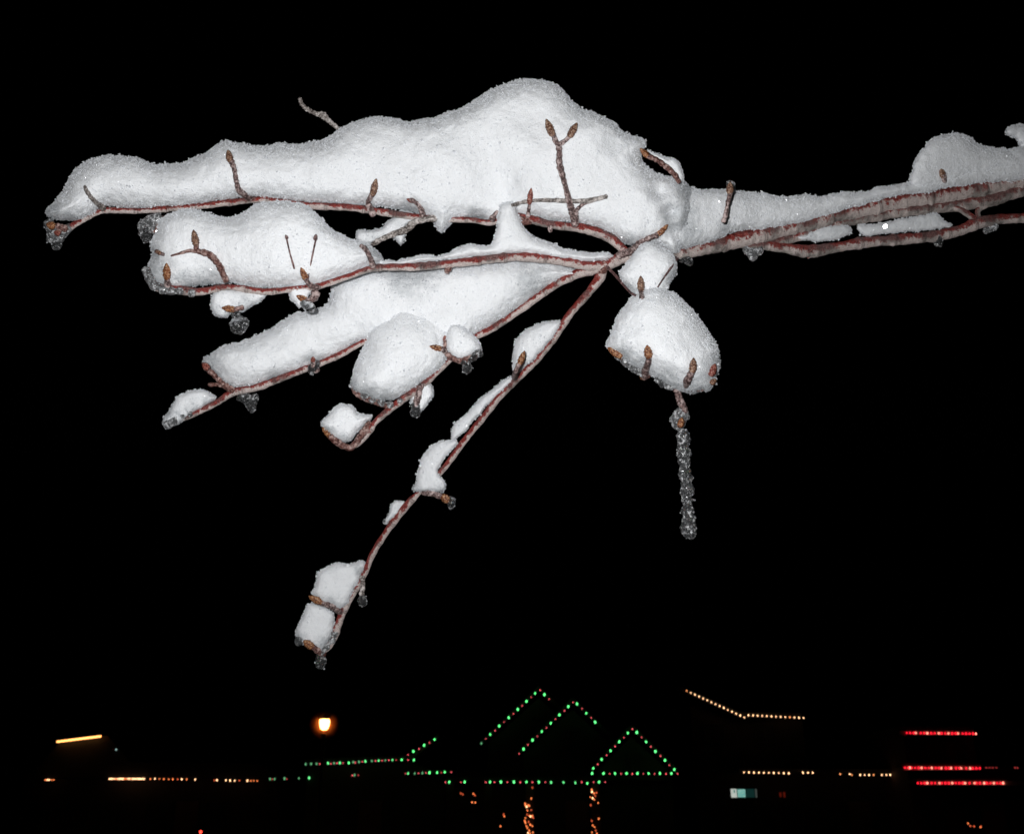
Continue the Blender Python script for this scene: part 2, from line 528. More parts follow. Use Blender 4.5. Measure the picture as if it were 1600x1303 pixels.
def tube(name, pts, mat, parent, nodes=0, knob=0.08, ringp=0, ringa=0.12, step=1.6, seed=0, sides=14, cap=True):
    """tapered limb through (x, y, z, r) points"""
    P = crom(pts, step)
    C, rad = P[:, :3].copy(), P[:, 3].copy()
    g = np.random.default_rng(seed + 100)
    n = len(C)
    wob = vnoise((n, 2, 2), 9, seed + 31)[:, 0, 0]
    T = np.gradient(C, axis=0); T /= np.maximum(np.linalg.norm(T, axis=1, keepdims=True), 1e-9)
    # side vector: perpendicular in the picture plane, pointing up
    S = np.stack([T[:, 1], -T[:, 0], np.zeros(n)], 1)
    S /= np.maximum(np.linalg.norm(S, axis=1, keepdims=True), 1e-6)
    if S[:, 1].mean() > 0: S = -S
    for i in range(1, n):
        if np.dot(S[i], S[i - 1]) < 0: S[i] = -S[i]
    B = np.cross(T, S); B /= np.maximum(np.linalg.norm(B, axis=1, keepdims=True), 1e-6)
    L = np.concatenate([[0], np.cumsum(np.linalg.norm(np.diff(C, axis=0), axis=1))])
    ring = np.zeros(n)
    if ringp:
        jit = np.cumsum(g.uniform(0.6, 1.4, 200)) * ringp
        ph = np.searchsorted(jit, L)
        lo = np.where(ph > 0, jit[np.clip(ph - 1, 0, 199)], 0); hi = jit[np.clip(ph, 0, 199)]
        u = (L - lo) / (hi - lo)
        rad = rad * (1 + ringa * (1 - np.abs(2 * u - 1) * 2) * 0.8)
        ring = np.clip(1 - np.minimum(u, 1 - u) * 7, 0, 1)
    if nodes:
        lk = g.uniform(0.3, 1.0) * nodes
        while lk < L[-1] - 8:
            a_, w_ = g.uniform(0.08, 0.22), g.uniform(3, 6)
            rad = rad * (1 + a_ * np.exp(-((L - lk) / w_)**2))
            for q_ in (0, g.uniform(3, 5)): ring = np.maximum(ring, 0.9 * np.exp(-((L - lk - q_) / 1.1)**2))
            lk += g.uniform(0.5, 1.5) * nodes
    rad = rad * (1 + 0.10 * wob)
    ang = np.arange(sides) / sides * 2 * math.pi
    nz = vnoise((n, sides, 2), 3.0, seed + 7)[:, :, 0]
    nz[:, -1] = (nz[:, 0] + nz[:, -2]) / 2
    nz2 = g.uniform(-1, 1, (n, sides))
    rr = rad[:, None] * (1 + knob * nz + knob * 0.35 * nz2)
    V = C[:, None] + rr[..., None] * (np.cos(ang)[None, :, None] * S[:, None] + np.sin(ang)[None, :, None] * B[:, None])
    up = np.repeat(np.cos(ang)[None], n, 0)
    V = V.reshape(-1, 3); up = up.ravel(); rg = np.repeat(ring, sides)
    i = np.arange(n - 1)[:, None] * sides; j = np.arange(sides)[None]; j2 = (j + 1) % sides
    Q = np.stack([i + j, i + sides + j, i + sides + j2, i + j2], -1).reshape(-1, 4)
    tr = []
    e0 = len(V)
    V = np.concatenate([V, C[:1] - T[:1] * rad[0] * 0.4, C[-1:] + T[-1:] * rad[-1] * 0.6])
    up = np.append(up, [0, 0]); rg = np.append(rg, [0, 0])
    for k in range(sides):
        tr.append((e0, k, (k + 1) % sides))
        tr.append((e0 + 1, (n - 1) * sides + (k + 1) % sides, (n - 1) * sides + k))
    o = mesh_obj(name, W(V), [Q, np.array(tr)], mat, parent=parent, attrs={'up': up, 'ring': rg})
    return o

def bud(p0, p1, r, mat, parent, seed=0, name='bud'):
    """scaly pointed bud from base p0 to tip p1 (x, y, z)"""
    r = r * 0.88
    p0 = np.array(p0, float); p1 = np.array(p1, float)
    T = p1 - p0; L = np.linalg.norm(T); T /= L
    A = np.cross(T, [0, 0, 1.0]); A /= np.linalg.norm(A); B = np.cross(T, A)
    ns, sd = 34, 20
    t = np.linspace(0, 1, ns)
    g = np.random.default_rng(seed)
    prof = (np.clip(t + 0.06, 0, 1)**0.55) * (np.clip(1 - t, 0, 1)**0.78); prof /= prof.max()
    V = []; RG = []
    off = g.uniform(0, 6)
    wk = g.uniform(-.09, .09, 5)
    for i in range(ns):
        for k in range(sd):
            a = 2 * math.pi * k / sd
            sc = t[i] * 4.2 + 0.28 * math.cos(2 * a + off + (int(t[i] * 4.2) % 2) * math.pi)
            fr = sc - math.floor(sc)
            rr = r * prof[i] * (1.14 - 0.30 * fr + wk[k % 5] + g.uniform(-.05, .05)) + 0.2
            V.append(p0 + T * (t[i] * L) + rr * (math.cos(a) * A + math.sin(a) * B))
            RG.append(max(0, 1 - fr * 5) * 0.9)
    V = np.array(V)
    Q = [(i * sd + k, i * sd + (k + 1) % sd, (i + 1) * sd + (k + 1) % sd, (i + 1) * sd + k) for i in range(ns - 1) for k in range(sd)]
    caps = [np.array([list(range(sd))[::-1]]), np.array([[(ns - 1) * sd + k for k in range(sd)]])]
    return mesh_obj(name, W(V), [np.array(Q)] + caps, mat, parent=parent, attrs={'ring': RG, 'up': np.zeros(len(V))})

# ------------------------------------------------------------------ ground
gm, n, b = nmat('snowy_ground')
n.links.new(ramp(n, noise(n, 0.6, 6, 0.6), [(0.42, (0.05, 0.05, 0.052)), (0.58, (0.55, 0.57, 0.6))]), b.inputs['Base Color'])
g_ = mesh_obj('ground', [(-600, -200, 0), (600, -200, 0), (600, 1000, 0), (-600, 1000, 0)], [np.array([[0, 1, 2, 3]])], gm)
tag(g_, kind='structure')

#SECTION_SNOW
# ------------------------------------------------------------------ snow lying on the branch
snow('snow_mound', 'largest long snow mound with a high rounded hump covering the topmost limb', [
    (72,332),(85,317),(102,292),(109,277),(120,262),(140,250),(170,244),(215,249),(240,257),(280,256),(315,242),(335,230),(355,221),(372,225),(410,229),
    (440,226),(475,227),(505,219),(530,204),(555,191),(585,185),(615,186),(640,191),(675,185),(705,175),(737,162),(755,150),(775,138),(800,129),(827,125),
    (860,130),(875,138),(892,157),(907,171),(935,179),(960,192),(972,206),(992,214),(1010,222),(1003,236),(1001,247),(1007,258),(1025,270),(1047,276),(1066,284),
    (1080,298),(1082,330),(1070,370),(1056,396),(1035,385),(1015,380),(995,384),(972,378),(950,362),(925,354),(900,349),(860,345),(822,340),(800,346),
    (778,350),(757,342),(732,340),(712,343),(690,364),(677,347),(665,337),(625,326),(560,320),(500,317),(437,311),(400,307),(365,310),(315,318),(265,323),(215,325),
    (165,322),(147,332),(125,344),(90,342)],
    [(75, 25), (400, 30), (800, 36), (950, 26), (1000, 30), (1040, 42), (1085, 62)], 62, 64, icy=[(80,338,30),(110,342,26),(1060,340,40),(1075,300,30),(640,325,25),(745,335,22),(985,380,26)],
    seed=21, lumps=1.25, hmap=[(950,310,60,-.1),(840,220,80,.15),(660,290,60,.08),(766,232,26,-.07),(776,262,26,-.09),(784,292,24,-.10),(792,320,22,-.12),(640,250,22,-.06),(700,240,50,.12),(1030,300,14,-.3),(1048,330,14,-.35),(1052,362,16,-.35),(960,225,22,-.2),(560,280,34,-.14),(610,260,26,.08)])
snow('snow_mound', 'long low snow ridge on the thick right-hand branch, tapering toward the frame edge', [
    (1050,392),(1045,350),(1052,310),(1072,295),(1095,297),(1130,296),(1160,300),(1193,303),(1220,308),(1253,306),(1292,306),(1314,301),(1352,300),(1380,292),
    (1424,286),(1460,276),(1490,267),(1528,253),(1567,240),(1589,231),(1640,226),(1700,230),(1710,262),(1640,270),(1600,281),(1565,284),(1537,285),(1500,290),(1449,300),(1394,307),
    (1325,326),(1284,337),(1237,351),(1160,360),(1110,376),(1062,391)],
    [(1050, 44), (1160, 112), (1400, 310), (1600, 485), (1720, 600)], 38, 32, icy=[(1065,330,40),(1075,360,34),(1132,350,20),(1050,380,30)], seed=33)
snow('snow_mound', 'rounded snow bump rising behind the right ridge with a small brown bud showing', [
    (1424,290),(1427,262),(1440,237),(1457,218),(1484,210),(1509,212),(1528,226),(1550,232),(1572,234),(1600,240),(1600,262),(1540,275),(1480,290),(1450,295)],
    [(1424, 330), (1600, 480)], 40, 42, seed=41)
snow('snow_mound', 'small snow lump cut by the right frame edge, highest at the far right', [
    (1572,207),(1580,196),(1600,194),(1640,188),(1690,200),(1690,238),(1640,240),(1600,240),(1594,232),(1590,218),(1578,213)],
    [(1570, 500), (1700, 600)], 26, 24, seed=43)
snow('snow_mound', 'plump snow mound on the second limb, with two thin stems standing against it', [
    (244,360),(250,345),(270,332),(292,326),(315,331),(335,337),(360,341),(377,335),(400,321),(425,316),(445,314),(472,320),(490,331),(505,347),(522,362),
    (540,371),(560,377),(575,382),(590,394),(598,407),(585,413),(550,427),(507,441),(500,446),(450,448),(412,450),(360,443),(335,443),(300,448),(275,452),(250,449),
    (232,430),(230,415),(237,400),(237,380)],
    [(230, -28), (420, -40), (600, -36)], 50, 56, icy=[(250,430,46),(285,440,30),(244,396,20),(320,436,30),(585,400,20)], seed=55, hmap=[(400,390,60,.12)])
snow('snow_clump', 'icy snow clump hanging under the second limb above the biggest frozen drop', [
    (340,454),(370,452),(400,455),(415,464),(395,478),(380,488),(362,488),(350,496),(335,491),(329,471)], -55, 17, 18, icy=[(380,478,30),(345,490,20)], iceb=.25, seed=61, step=1.5)
snow('snow_clump', 'small snow clump under the knot where the two thin stems rise', [
    (452,448),(475,444),(486,455),(481,465),(474,480),(462,474),(453,463)], -62, 12, 12, iceb=.2, seed=63, step=1.5)
snow('snow_mound', 'thin snow strip on the second limb with a column reaching up to the hump', [
    (588,411),(600,407),(620,409),(637,404),(662,398),(687,400),(712,390),(732,382),(762,384),(770,378),(775,357),(779,338),(785,320),(802,318),(810,338),(818,357),(834,370),(860,381),
    (885,390),(922,396),(947,395),(962,401),(935,409),(910,409),(860,402),(810,397),(760,400),(725,403),(675,409),(625,413)],
    [(590, -44), (760, -24), (960, 6)], 26, 26, seed=71)
snow('snow_mound', 'broad snow slab on the third limb, behind the front lobe', [
    (317,565),(330,555),(350,541),(385,531),(420,517),(440,502),(465,490),(495,484),(512,475),(517,455),(528,436),(580,422),(655,420),(730,412),(805,404),(855,408),(890,420),(905,430),
    (870,440),(840,459),(805,484),(775,505),(742,523),(700,545),(650,560),(600,560),(572,532),(530,553),(495,568),(475,575),(425,592),(385,605),(355,599),(335,582)],
    [(317, 56), (600, 26), (905, 26)], 50, 58, icy=[(330,575,30),(490,562,24),(430,590,22),(640,430,60),(830,440,40)], seed=83, lumps=1.2)
snow('snow_mound', 'broad rounded snow lobe in front of the third limb, over pinkish icy bark', [
    (667,453),(690,463),(704,485),(709,500),(703,515),(700,535),(700,552),(694,567),(665,593),(635,613),(605,626),(580,622),(554,612),(549,594),(556,567),(566,547),(574,527),(588,505),(615,480),(640,462)],
    -8, 50, 56, icy=[(570,620,36),(600,628,26),(550,605,20)], seed=91, hmap=[(672,466,34,-.45),(600,600,30,.08),(640,520,26,.07)], ytilt=[(450,34),(520,14),(600,0)], lumps=1.5)
snow('snow_clump', 'small snow clump right of the front lobe over an orange-brown bud rim', [
    (698,528),(704,510),(718,510),(733,519),(745,532),(751,547),(736,556),(717,562),(703,553)], -22, 20, 20, icy=[(745,550,16)], seed=97, step=1.5)
snow('snow_clump', 'leaf-shaped snow clump on the lower left twig tip, grey and glassy underneath', [
    (272,625),(285,615),(300,611),(320,611),(338,621),(327,631),(300,645),(277,662),(258,669),(256,655),(266,641)], 44, 15, 16, icy=[(270,655,30),(300,643,26),(325,630,16)], seed=101, step=1.5)
snow('snow_clump', 'square snow cube caught in a forked twig tip at the lower middle', [
    (502,664),(512,650),(522,637),(533,631),(547,635),(560,645),(581,652),(570,663),(557,676),(547,688),(532,690),(515,678)], 0, 22, 22, icy=[(515,675,20),(535,685,18)], iceb=.12, seed=103, step=1.5)
snow('snow_clump', 'tiny snow clump on the lower side of the fourth limb above a glassy drop', [
    (652,600),(668,598),(676,612),(667,632),(655,642),(644,632),(641,616)], -6, 12, 12, iceb=.35, seed=105, step=1.5)
snow('snow_clump', 'snow patch at the top of the long drooping twig with one bud in front', [
    (877,502),(855,504),(832,510),(812,525),(803,542),(801,570),(804,586),(818,576),(832,562),(846,548),(866,524)], [(800, 66), (880, 30)], 20, 22, seed=107, step=1.5, iceb=.1)
snow('snow_clump', 'thin snow sliver on the upper middle of the long drooping twig', [
    (802,588),(780,600),(750,622),(732,645),(708,668),(706,688),(722,676),(755,640),(790,606)], [(706, 122), (802, 76)], 11, 11, iceb=.2, seed=109, step=1.5)
snow('snow_clump', 'arched snow clump halfway down the long drooping twig above an orange bud', [
    (712,687),(687,691),(672,700),(659,715),(653,734),(650,752),(643,764),(652,769),(669,766),(687,768),(696,764),(692,750),(684,738),(695,716),(714,694)], [(643, 165), (714, 125)], 17, 16, icy=[(648,765,16),(690,765,14)], seed=111, step=1.5)
snow('snow_clump', 'tiny icy snow bit on the bend of the long drooping twig', [
    (611,790),(620,783),(634,784),(624,797),(612,811),(602,815),(606,802)], 190, 8, 8, iceb=.5, seed=113, step=1.2)
snow('snow_clump', 'upper of two snow clumps at the bottom tip of the long drooping twig', [
    (569,878),(546,881),(527,880),(512,886),(497,896),(492,915),(486,925),(500,939),(516,947),(531,953),(545,937),(555,917),(565,896)], 258, 24, 25, icy=[(515,945,26),(560,890,12)], iceb=.08, seed=115, step=1.5)
snow('snow_clump', 'lowest snow clump, at the very end of the long drooping twig', [
    (484,944),(479,952),(470,969),(462,988),(466,1003),(484,1009),(499,1017),(511,1004),(517,988),(523,967),(514,950),(500,944)], 278, 22, 22, icy=[(470,1000,20),(505,1005,20)], iceb=.08, seed=117, step=1.5)
snow('snow_clump', 'small snow ball under the hub where the limbs meet, above the hanging mass', [
    (968,428),(979,412),(997,388),(1015,379),(1035,386),(1051,400),(1057,424),(1047,440),(1038,456),(1010,462),(987,457),(977,444)], -20, 34, 36, icy=[(985,450,20),(1050,430,16)], seed=119)
snow('snow_mound', 'big pear-shaped snow mass hanging below the hub, above the icicle', [
    (1008,451),(990,462),(972,482),(960,507),(951,530),(949,543),(970,558),(985,572),(1005,581),(1030,594),(1050,607),(1072,613),(1107,610),(1117,596),(1124,572),(1124,555),(1118,537),
    (1105,515),(1092,495),(1075,477),(1055,460),(1032,450)], -34, 60, 68, icy=[(975,555,26),(1000,572,34),(1045,600,40),(1090,600,46),(1118,575,34)], seed=121, lumps=1.5, hmap=[(1100,520,26,-.14),(1040,560,30,.12),(980,510,22,-.12)])
snow('snow_clump', 'thin snow strip lying along the short brown twig right of the big hump', [
    (1010,234),(1022,238),(1035,244),(1052,248),(1063,257),(1068,268),(1069,284),(1060,285),(1054,272),(1040,259),(1022,247)], 30, 12, 11, seed=123, step=1.5)
snow('snow_clump', 'narrow snow wedge between the two right branches, left one', [
    (1245,371),(1262,364),(1281,356),(1300,353),(1322,352),(1332,360),(1318,370),(1290,376),(1262,377)], [(1245, 200), (1332, 265)], 12, 12, iceb=.5, seed=125, step=1.5)
snow('snow_clump', 'narrow snow wedge between the two right branches, right one with a bright glint', [
    (1340,352),(1365,350),(1400,345),(1440,337),(1465,334),(1474,343),(1487,353),(1460,358),(1420,362),(1380,365),(1348,367)], [(1340, 275), (1487, 390)], 14, 14, iceb=.35, seed=127, step=1.5)
snow('snow_clump', 'grey slushy snow clinging to the pale twig stub below the big mound', [
    (555,373),(561,360),(590,360),(612,343),(628,330),(646,334),(650,343),(634,352),(635,366),(626,384),(614,371),(596,371),(578,381),(566,380)], [(555, 30), (650, 20)], 12, 11, iceb=.55, seed=129, step=1.5)

#SECTION_TREE
# ------------------------------------------------------------------ the tree with its branch
tree = empty('bare_tree', (1.55, 1.25, 0))
tag(tree, 'bare red-and-pale-barked branch with brown buds reaching in from the right under the snow', 'tree branch')
def FZ(pts, lift=1.0, default=0.0):
    """give (x, y, r) points the depth of the snow front they lie on"""
    out = []
    for p in pts:
        if len(p) == 4: out.append(p)
        else: out.append((p[0], p[1], front_z(p[0], p[1], default) - lift * p[2], p[2]))
    return out
S = 0
def B(pts, mat=BARK, knob=0.09, name='limb', **k):
    global S
    S += 1
    pts = [(*p[:3], p[3] * 0.94) for p in pts]
    return tube(name, pts, mat, tree, nodes=75, knob=knob, seed=S, step=1.7, sides=22, **k)
main = B([(925,421,2,8),(950,413,0,10),(977,401,10,11.5),(1020,396,30,12),(1057,394,60,12.5),(1110,386,95,13),(1160,374,130,14),(1210,361,170,14),(1260,350,210,13),(1311,337,260,12),(1380,321,320,13),
          (1462,307,390,13),(1531,295,450,14),(1600,281,510,15),(1720,255,640,18),(1900,225,900,24),(2250,190,1400,34),(2900,150,2200,52)], BARKM)
main['label'] = 'thick red-topped branch from the right edge'
B([(1200,382,170,5),(1240,372,200,8),(1290,356,240,9),(1325,345,278,10),(1407,330,345,11),(1476,322,405,11),(1545,313,460,11),(1600,297,505,11),(1720,280,640,13),(1900,235,880,14)], BARKG)
B([(1160,384,130,5),(1187,383,150,7),(1225,388,175,8),(1264,393,205,11),(1300,388,235,9),(1352,379,280,9),(1400,375,320,9),(1462,369,370,9),(1500,360,400,9),(1531,348,425,10),(1560,343,460,8),(1600,341,490,8),(1720,335,620,8),(1900,300,860,9),(2100,230,1180,10)], BARKM)
B([(1264,390,202,7),(1266,399,204,3),(1262,404,204,1)], BARK, name='spur')
B([(1531,350,425,6),(1517,338,420,6),(1500,328,412,5),(1480,322,405,5)], BARKG)
B([(1540,318,455,7),(1528,330,440,5),(1530,345,430,6)], BARKG, name='spur')
l1 = B([(90,368,20,5),(105,358,18,6),(127,345,14,5),(145,335,14,5),(165,329,12,5),(215,330,14,5),(265,326,16,5),(315,322,18,5.5),(365,316,18,5.5),(415,312,18,5),(475,321,12,5.5),(550,325,6,6),(625,336,4,6),
        (680,342,6,5),(737,344,10,4.5),(765,348,10,5),(812,340,-6,6),(860,351,-2,7),(910,357,4,8),(950,370,12,8),(972,388,10,7),(985,398,10,6)], BARK)
B([(812,341,-8,7),(818,345,-8,8),(830,345,-6,6)], TWIGR, name='node', ringp=4)
B([(930,364,10,5),(955,374,12,6),(972,388,8,6)], BARKG, name='spur')
B([(229,424,-48,6),(240,444,-52,7),(255,451,-54,7.5),(280,453,-58,6.5),(300,456,-60,7.5),(315,456,-62,6),(357,449,-66,5),(412,456,-70,5.5),(450,453,-70,5),(478,450,-68,5),(500,447,-68,5),(550,430,-64,5),(585,419,-60,5.5),(650,417,-52,6.5),
   (725,410,-42,7),(800,402,-32,7),(860,405,-20,7.5),(915,415,-8,8.5),(945,416,0,9)], BARK)
B([(262,664,40,5),(280,654,40,5),(300,648,40,5.5),(337,630,34,5),(365,613,30,6),(400,606,24,6),(450,587,18,5.5),(495,570,14,5.5),(530,555,12,5),(572,533,12,5),(620,520,14,5),(680,520,16,5),(742,526,14,5),(805,490,12,5.5),(842,463,10,6),(877,439,6,7),(915,424,2,9),(945,417,0,10)], BARK)
B([(760,516,14,4),(730,535,8,5),(702,562,-2,5.5),(690,574,-8,6),(665,597,-14,6),(635,620,-18,6),(610,639,-18,5.5),(587,659,-14,5),(567,685,-8,6),(547,700,-4,5)], BARK)
B([(551,601,-20,3),(556,613,-22,5),(575,624,-26,5),(600,632,-24,5),(612,636,-20,4)], TWIGR, name='twig', ringp=7)
B([(942,418,0,7),(938,432,2,8.5),(920,457,10,7),(892,489,24,6.5),(870,522,36,6),(830,571,60,6),(780,620,88,5.5),(757,650,104,5.5),(729,684,124,5),(691,735,146,4.5),(657,767,166,4.5),(629,797,186,6),(603,832,210,5.5),(582,866,236,5),(569,897,254,5),(554,922,264,5.5),
   (536,955,272,5.5),(527,980,278,6),(516,1006,284,6),(500,1020,286,5)], BARK)
B([(946,410,-2,6),(942,422,-3,7),(935,428,-2,4)], TWIGR, name='node')
TR = empty  # parts below are twigs with buds

def twig(pts, mat=TWIG, buds=(), ringp=8, lift=1.0, default=0.0, knob=0.14, ringa=0.13, sides=14, label=None):
    """one twig (part) with its buds (sub-parts)"""
    global S
    S += 1
    P3 = [(*p[:-1], p[-1] * 0.88) for p in FZ(pts, lift, default)]
    t = tube('twig', P3, mat, tree, knob=knob, ringp=ringp, ringa=ringa, seed=S, step=1.3, sides=sides)
    if label: t['label'] = label
    for k, bd in enumerate(buds):
        x0, y0, x1, y1, r, m = bd[:6]
        dz = bd[6] if len(bd) > 6 else 0
        za = front_z(x0, y0, default) - lift * r * 0.9 + dz
        zb = min(za + 2, front_z(x1, y1, default) - lift * r * 0.7 + dz)
        bud((x0, y0, za), (x1, y1, zb), r, m, t, seed=S * 7 + k)
    return t
twig([(162,326,8,6),(147,314,4),(136,300,3.6),(132,291,3)], TWIGG)
twig([(390,311,20,6),(382,304,6),(372,295,5.2),(366,265,4.2),(361,251,5)], TWIG, [(360,254,356,234,6,BUD)])
twig([(354,440,-74,6),(341,413,5.6),(327,398,6),(309,392,5.2),(306,385,5)], TWIGR, [(307,386,302,359,6.2,BUD)])
twig([(309,393,4),(296,392,3.6),(285,395,3),(267,400,1.6)], TWIGR, ringp=8)
twig([(262,448,-60,6),(261,436,5)], TWIG, [(261,437,260,411,7,BUDO)])
twig([(256,398,3),(244,393,4)], TWIG, [(252,397,243,392,3.5,BUD)])
twig([(583,337,0,7),(578,325,6),(575,316,4.6),(583,302,4.4)], TWIG, [(582,306,588,279,6.2,BUD)])
twig([(662,339,0,5),(656,324,4.4),(646,314,3.8),(640,312,3)], TWIG, [(648,316,635,311,3.6,BUDR)])
twig([(700,334,0,5),(682,340,0,6),(650,346,-2,6),(636,358,0,6),(602,371,6,5),(580,383,10,4)], TWIGG, ringp=14, label='pale grey icy twig stub')
twig([(768,344,-10,6),(773,336,4),(777,330,2.6)], TWIG)
twig([(583,416,-64,6),(577,400,4.6),(571,390,4.6),(564,384,3.6)], TWIG)
twig([(460,420,1.8),(453,396,1.5),(448,374,1.6)], STEM, [(449,374,446,367,3,STEM)], ringp=0, lift=1.4)
twig([(481,436,1.8),(487,405,1.5),(493,376,1.6)], STEM, [(492,376,494,366,3.6,STEM)], ringp=0, lift=1.4)
twig([(497,450,-70,6),(485,446,-84,5),(478,437,-86,4)], TWIG, [(479,439,470,418,5.6,BUDO)])
twig([(494,456,-74,9),(490,466,-78,7),(478,470,-80,4)], TWIG, [(481,471,463,462,5.6,BUDO)])
twig([(899,352,-4,7),(895,335,-16,6.4),(890,317,6),(883,290,5),(878,272,5.6),(874,255,6),(874,240,5),(873,227,5.6)], TWIG, ringp=9, knob=.07, label='upright forked twig shaped like a Y')
twig([(873,228,5),(868,220,4.4),(864,210,5)], TWIG, [(864,213,853,186,7,BUD)])
twig([(874,226,4.6),(884,219,4.2),(891,212,4.6)], TWIG, [(889,215,902,192,6.4,BUD)])
twig([(800,321,3.4),(818,316,3.4),(845,313,3.6),(885,314,4.2),(918,314,4.4),(948,307,4)], TWIGG, ringp=16, lift=1.1)
twig([(901,346,4),(901,330,3.6),(910,320,3.2),(922,315,3)], TWIG, ringp=8)
twig([(825,340,-14,4),(826,328,3),(828,316,3)], TWIG, [(827,319,830,294,4.8,BUDR)])
twig([(860,362,-8,4),(859,354,-12,4.6)], TWIG)
twig([(1062,286,4),(1053,272,4.6),(1040,260,5),(1026,250,4.6),(1012,244,5)], TWIGR, [(1014,246,1000,232,5.4,BUDO)], lift=.8)
twig([(1130,348,4),(1134,334,4.6),(1137,318,4),(1141,302,5)], TWIG, [(1140,304,1141,284,6,BUD)], lift=.9)
twig([(965,400,-6,7),(984,393,-20,6.5),(998,382,6),(1012,373,5),(1028,367,5)], TWIG, [(1025,369,1044,351,5.6,BUDO)], ringp=7)
twig([(946,414,-6,2.6),(962,431,-20,2.4),(985,457,-50,2),(1000,465,-60,2)], STEM, ringp=0)
twig([(1059,404,-10,2),(1047,420,1.7),(1036,436,1.6),(1027,450,1.5)], STEM, ringp=0, lift=1.4)
twig([(1056,402,-10,2),(1050,417,1.5),(1040,431,1.3)], STEM, ringp=0, lift=1.4)
twig([(1003,466,5),(1002,455,5)], TWIG, [(1002,456,1001,431,6.4,BUD)])
twig([(1008,590,-50,6),(1009,578,6.5),(1013,566,5.6),(1014,556,5.2)], TWIG, [(1014,560,1011,539,7,BUDO)])
twig([(1071,604,-56,6),(1075,592,6.5),(1081,582,5.6)], TWIG, [(1082,583,1084,559,7,BUD)])
twig([(984,572,-40,5),(974,561,-46,5),(966,553,-44,5)], TWIGR, [(972,558,949,543,7,BUDO)])
twig([(1105,606,-40,6),(1109,590,-50,6),(1113,578,-50,5)], TWIGR, [(1110,588,1118,568,6.5,BUDR),(1110,600,1119,592,5,BUD)])
twig([(1058,600,-52,6),(1075,606,-54,6.4),(1098,607,-50,5),(1110,600,-44,4)], TWIG, ringp=5)
twig([(1014,585,-52,6),(1005,591,-50,5)], TWIGR, [(1013,589,1000,592,4.5,BUD)])
twig([(1050,600,-40,6),(1058,612,-40,6),(1063,627,-40,6.6),(1069,640,-40,7),(1068,652,-40,6),(1064,664,-40,6)], TWIG, [(1062,668,1066,652,6,BUDO,-14)], ringp=5, default=-40)
twig([(532,204,30,3.6),(522,196,26,4),(512,187,24,5),(503,180,22,6.2),(494,178,22,4.4),(482,172,20,4.4),(473,165,18,3.6),(468,154,18,3.6)], TWIGG, ringp=5, ringa=.2, label='dry grey twig tip poking up behind the snow')
twig([(365,612,28,6),(348,599,24,5),(332,584,22,5),(320,573,20,5)], TWIGR, [(326,577,316,567,6,BUDR)])
twig([(362,612,30,4),(346,602,30,4),(326,601,32,3)], TWIGR)
twig([(494,580,12,8),(490,568,4,6),(489,562,2,4)], TWIG, [(489,566,489,557,4,BUDR)])
twig([(703,556,5),(697,551,5),(690,545,4.4)], TWIG, [(692,546,671,541,5,BUDO)])
twig([(696,550,4),(695,541,4),(695,530,3)], TWIGR, [(695,534,695,524,3.4,BUDR)])
twig([(697,553,-38,5),(708,560,-40,5),(720,564,-40,5.4),(735,559,-38,5),(746,552,-36,5)], TWIGR, [(738,560,753,546,6,BUDO),(718,566,728,562,5,BUDR)])
twig([(659,600,-20,5),(654,616,-22,6),(650,632,-22,5),(649,640,-22,4)], TWIG)
twig([(547,701,-6,6),(530,693,-12,6),(516,682,-14,5)], TWIGR, [(520,684,503,667,6,BUDO)])
twig([(547,701,-6,6),(556,692,-14,6),(570,672,-16,6),(578,660,-10,5)], TWIGR)
twig([(804,590,60,5),(806,580,5),(811,569,4.6)], TWIG, [(811,571,820,548,5.4,BUDO)])
twig([(659,768,158,6),(676,771,150,5),(690,776,146,5.5)], TWIG, [(690,774,706,787,7,BUDO)], default=150)
twig([(532,957,262,5),(522,949,244,6),(512,945,236,5),(500,941,232,5)], TWIG, [(503,942,482,931,6.5,BUDO,-6)], default=240)
twig([(505,1022,280,6),(496,1016,262,6),(488,1010,256,5)], TWIGR, [(489,1012,474,1000,7,BUDO,-4)], default=262)
twig([(566,900,252,5),(567,914,250,4),(565,928,250,4.4),(566,940,250,4.6)], TWIGG, default=250)
twig([(88,366,8,6),(92,360,6,6)], TWIGR, [(94,366,84,362,5,BUDR)])
twig([(105,358,8,6),(88,354,8,6),(78,352,8,5)], TWIGR, [(86,354,72,350,7,BUDO)])
twig([(228,424,-44,6),(238,444,-50,6),(252,450,-54,5)], TWIG, ringp=4)
twig([(258,340,-20,5),(244,358,-24,5),(232,362,-24,5)], TWIGR, [(238,362,222,362,5,BUDR)])
twig([(380,480,-74,5),(366,484,-76,4)], TWIGR, [(368,484,346,481,6,BUDO)])
twig([(704,412,-44,6),(699,424,-44,6),(700,427,-44,3)], TWIGR)
twig([(1476,284,-8+350,4),(1474,272,330,5)], TWIG, [(1474,277,1470,264,6,BUD)], default=340)
trunk = tube('trunk', [(2900,2600,2200,90),(2880,1400,2200,78),(2900,500,2210,66),(2920,150,2220,60),(2890,-500,2240,48),(2930,-1300,2260,34)], BARKG, tree, knob=.08, step=30, sides=24, seed=77)

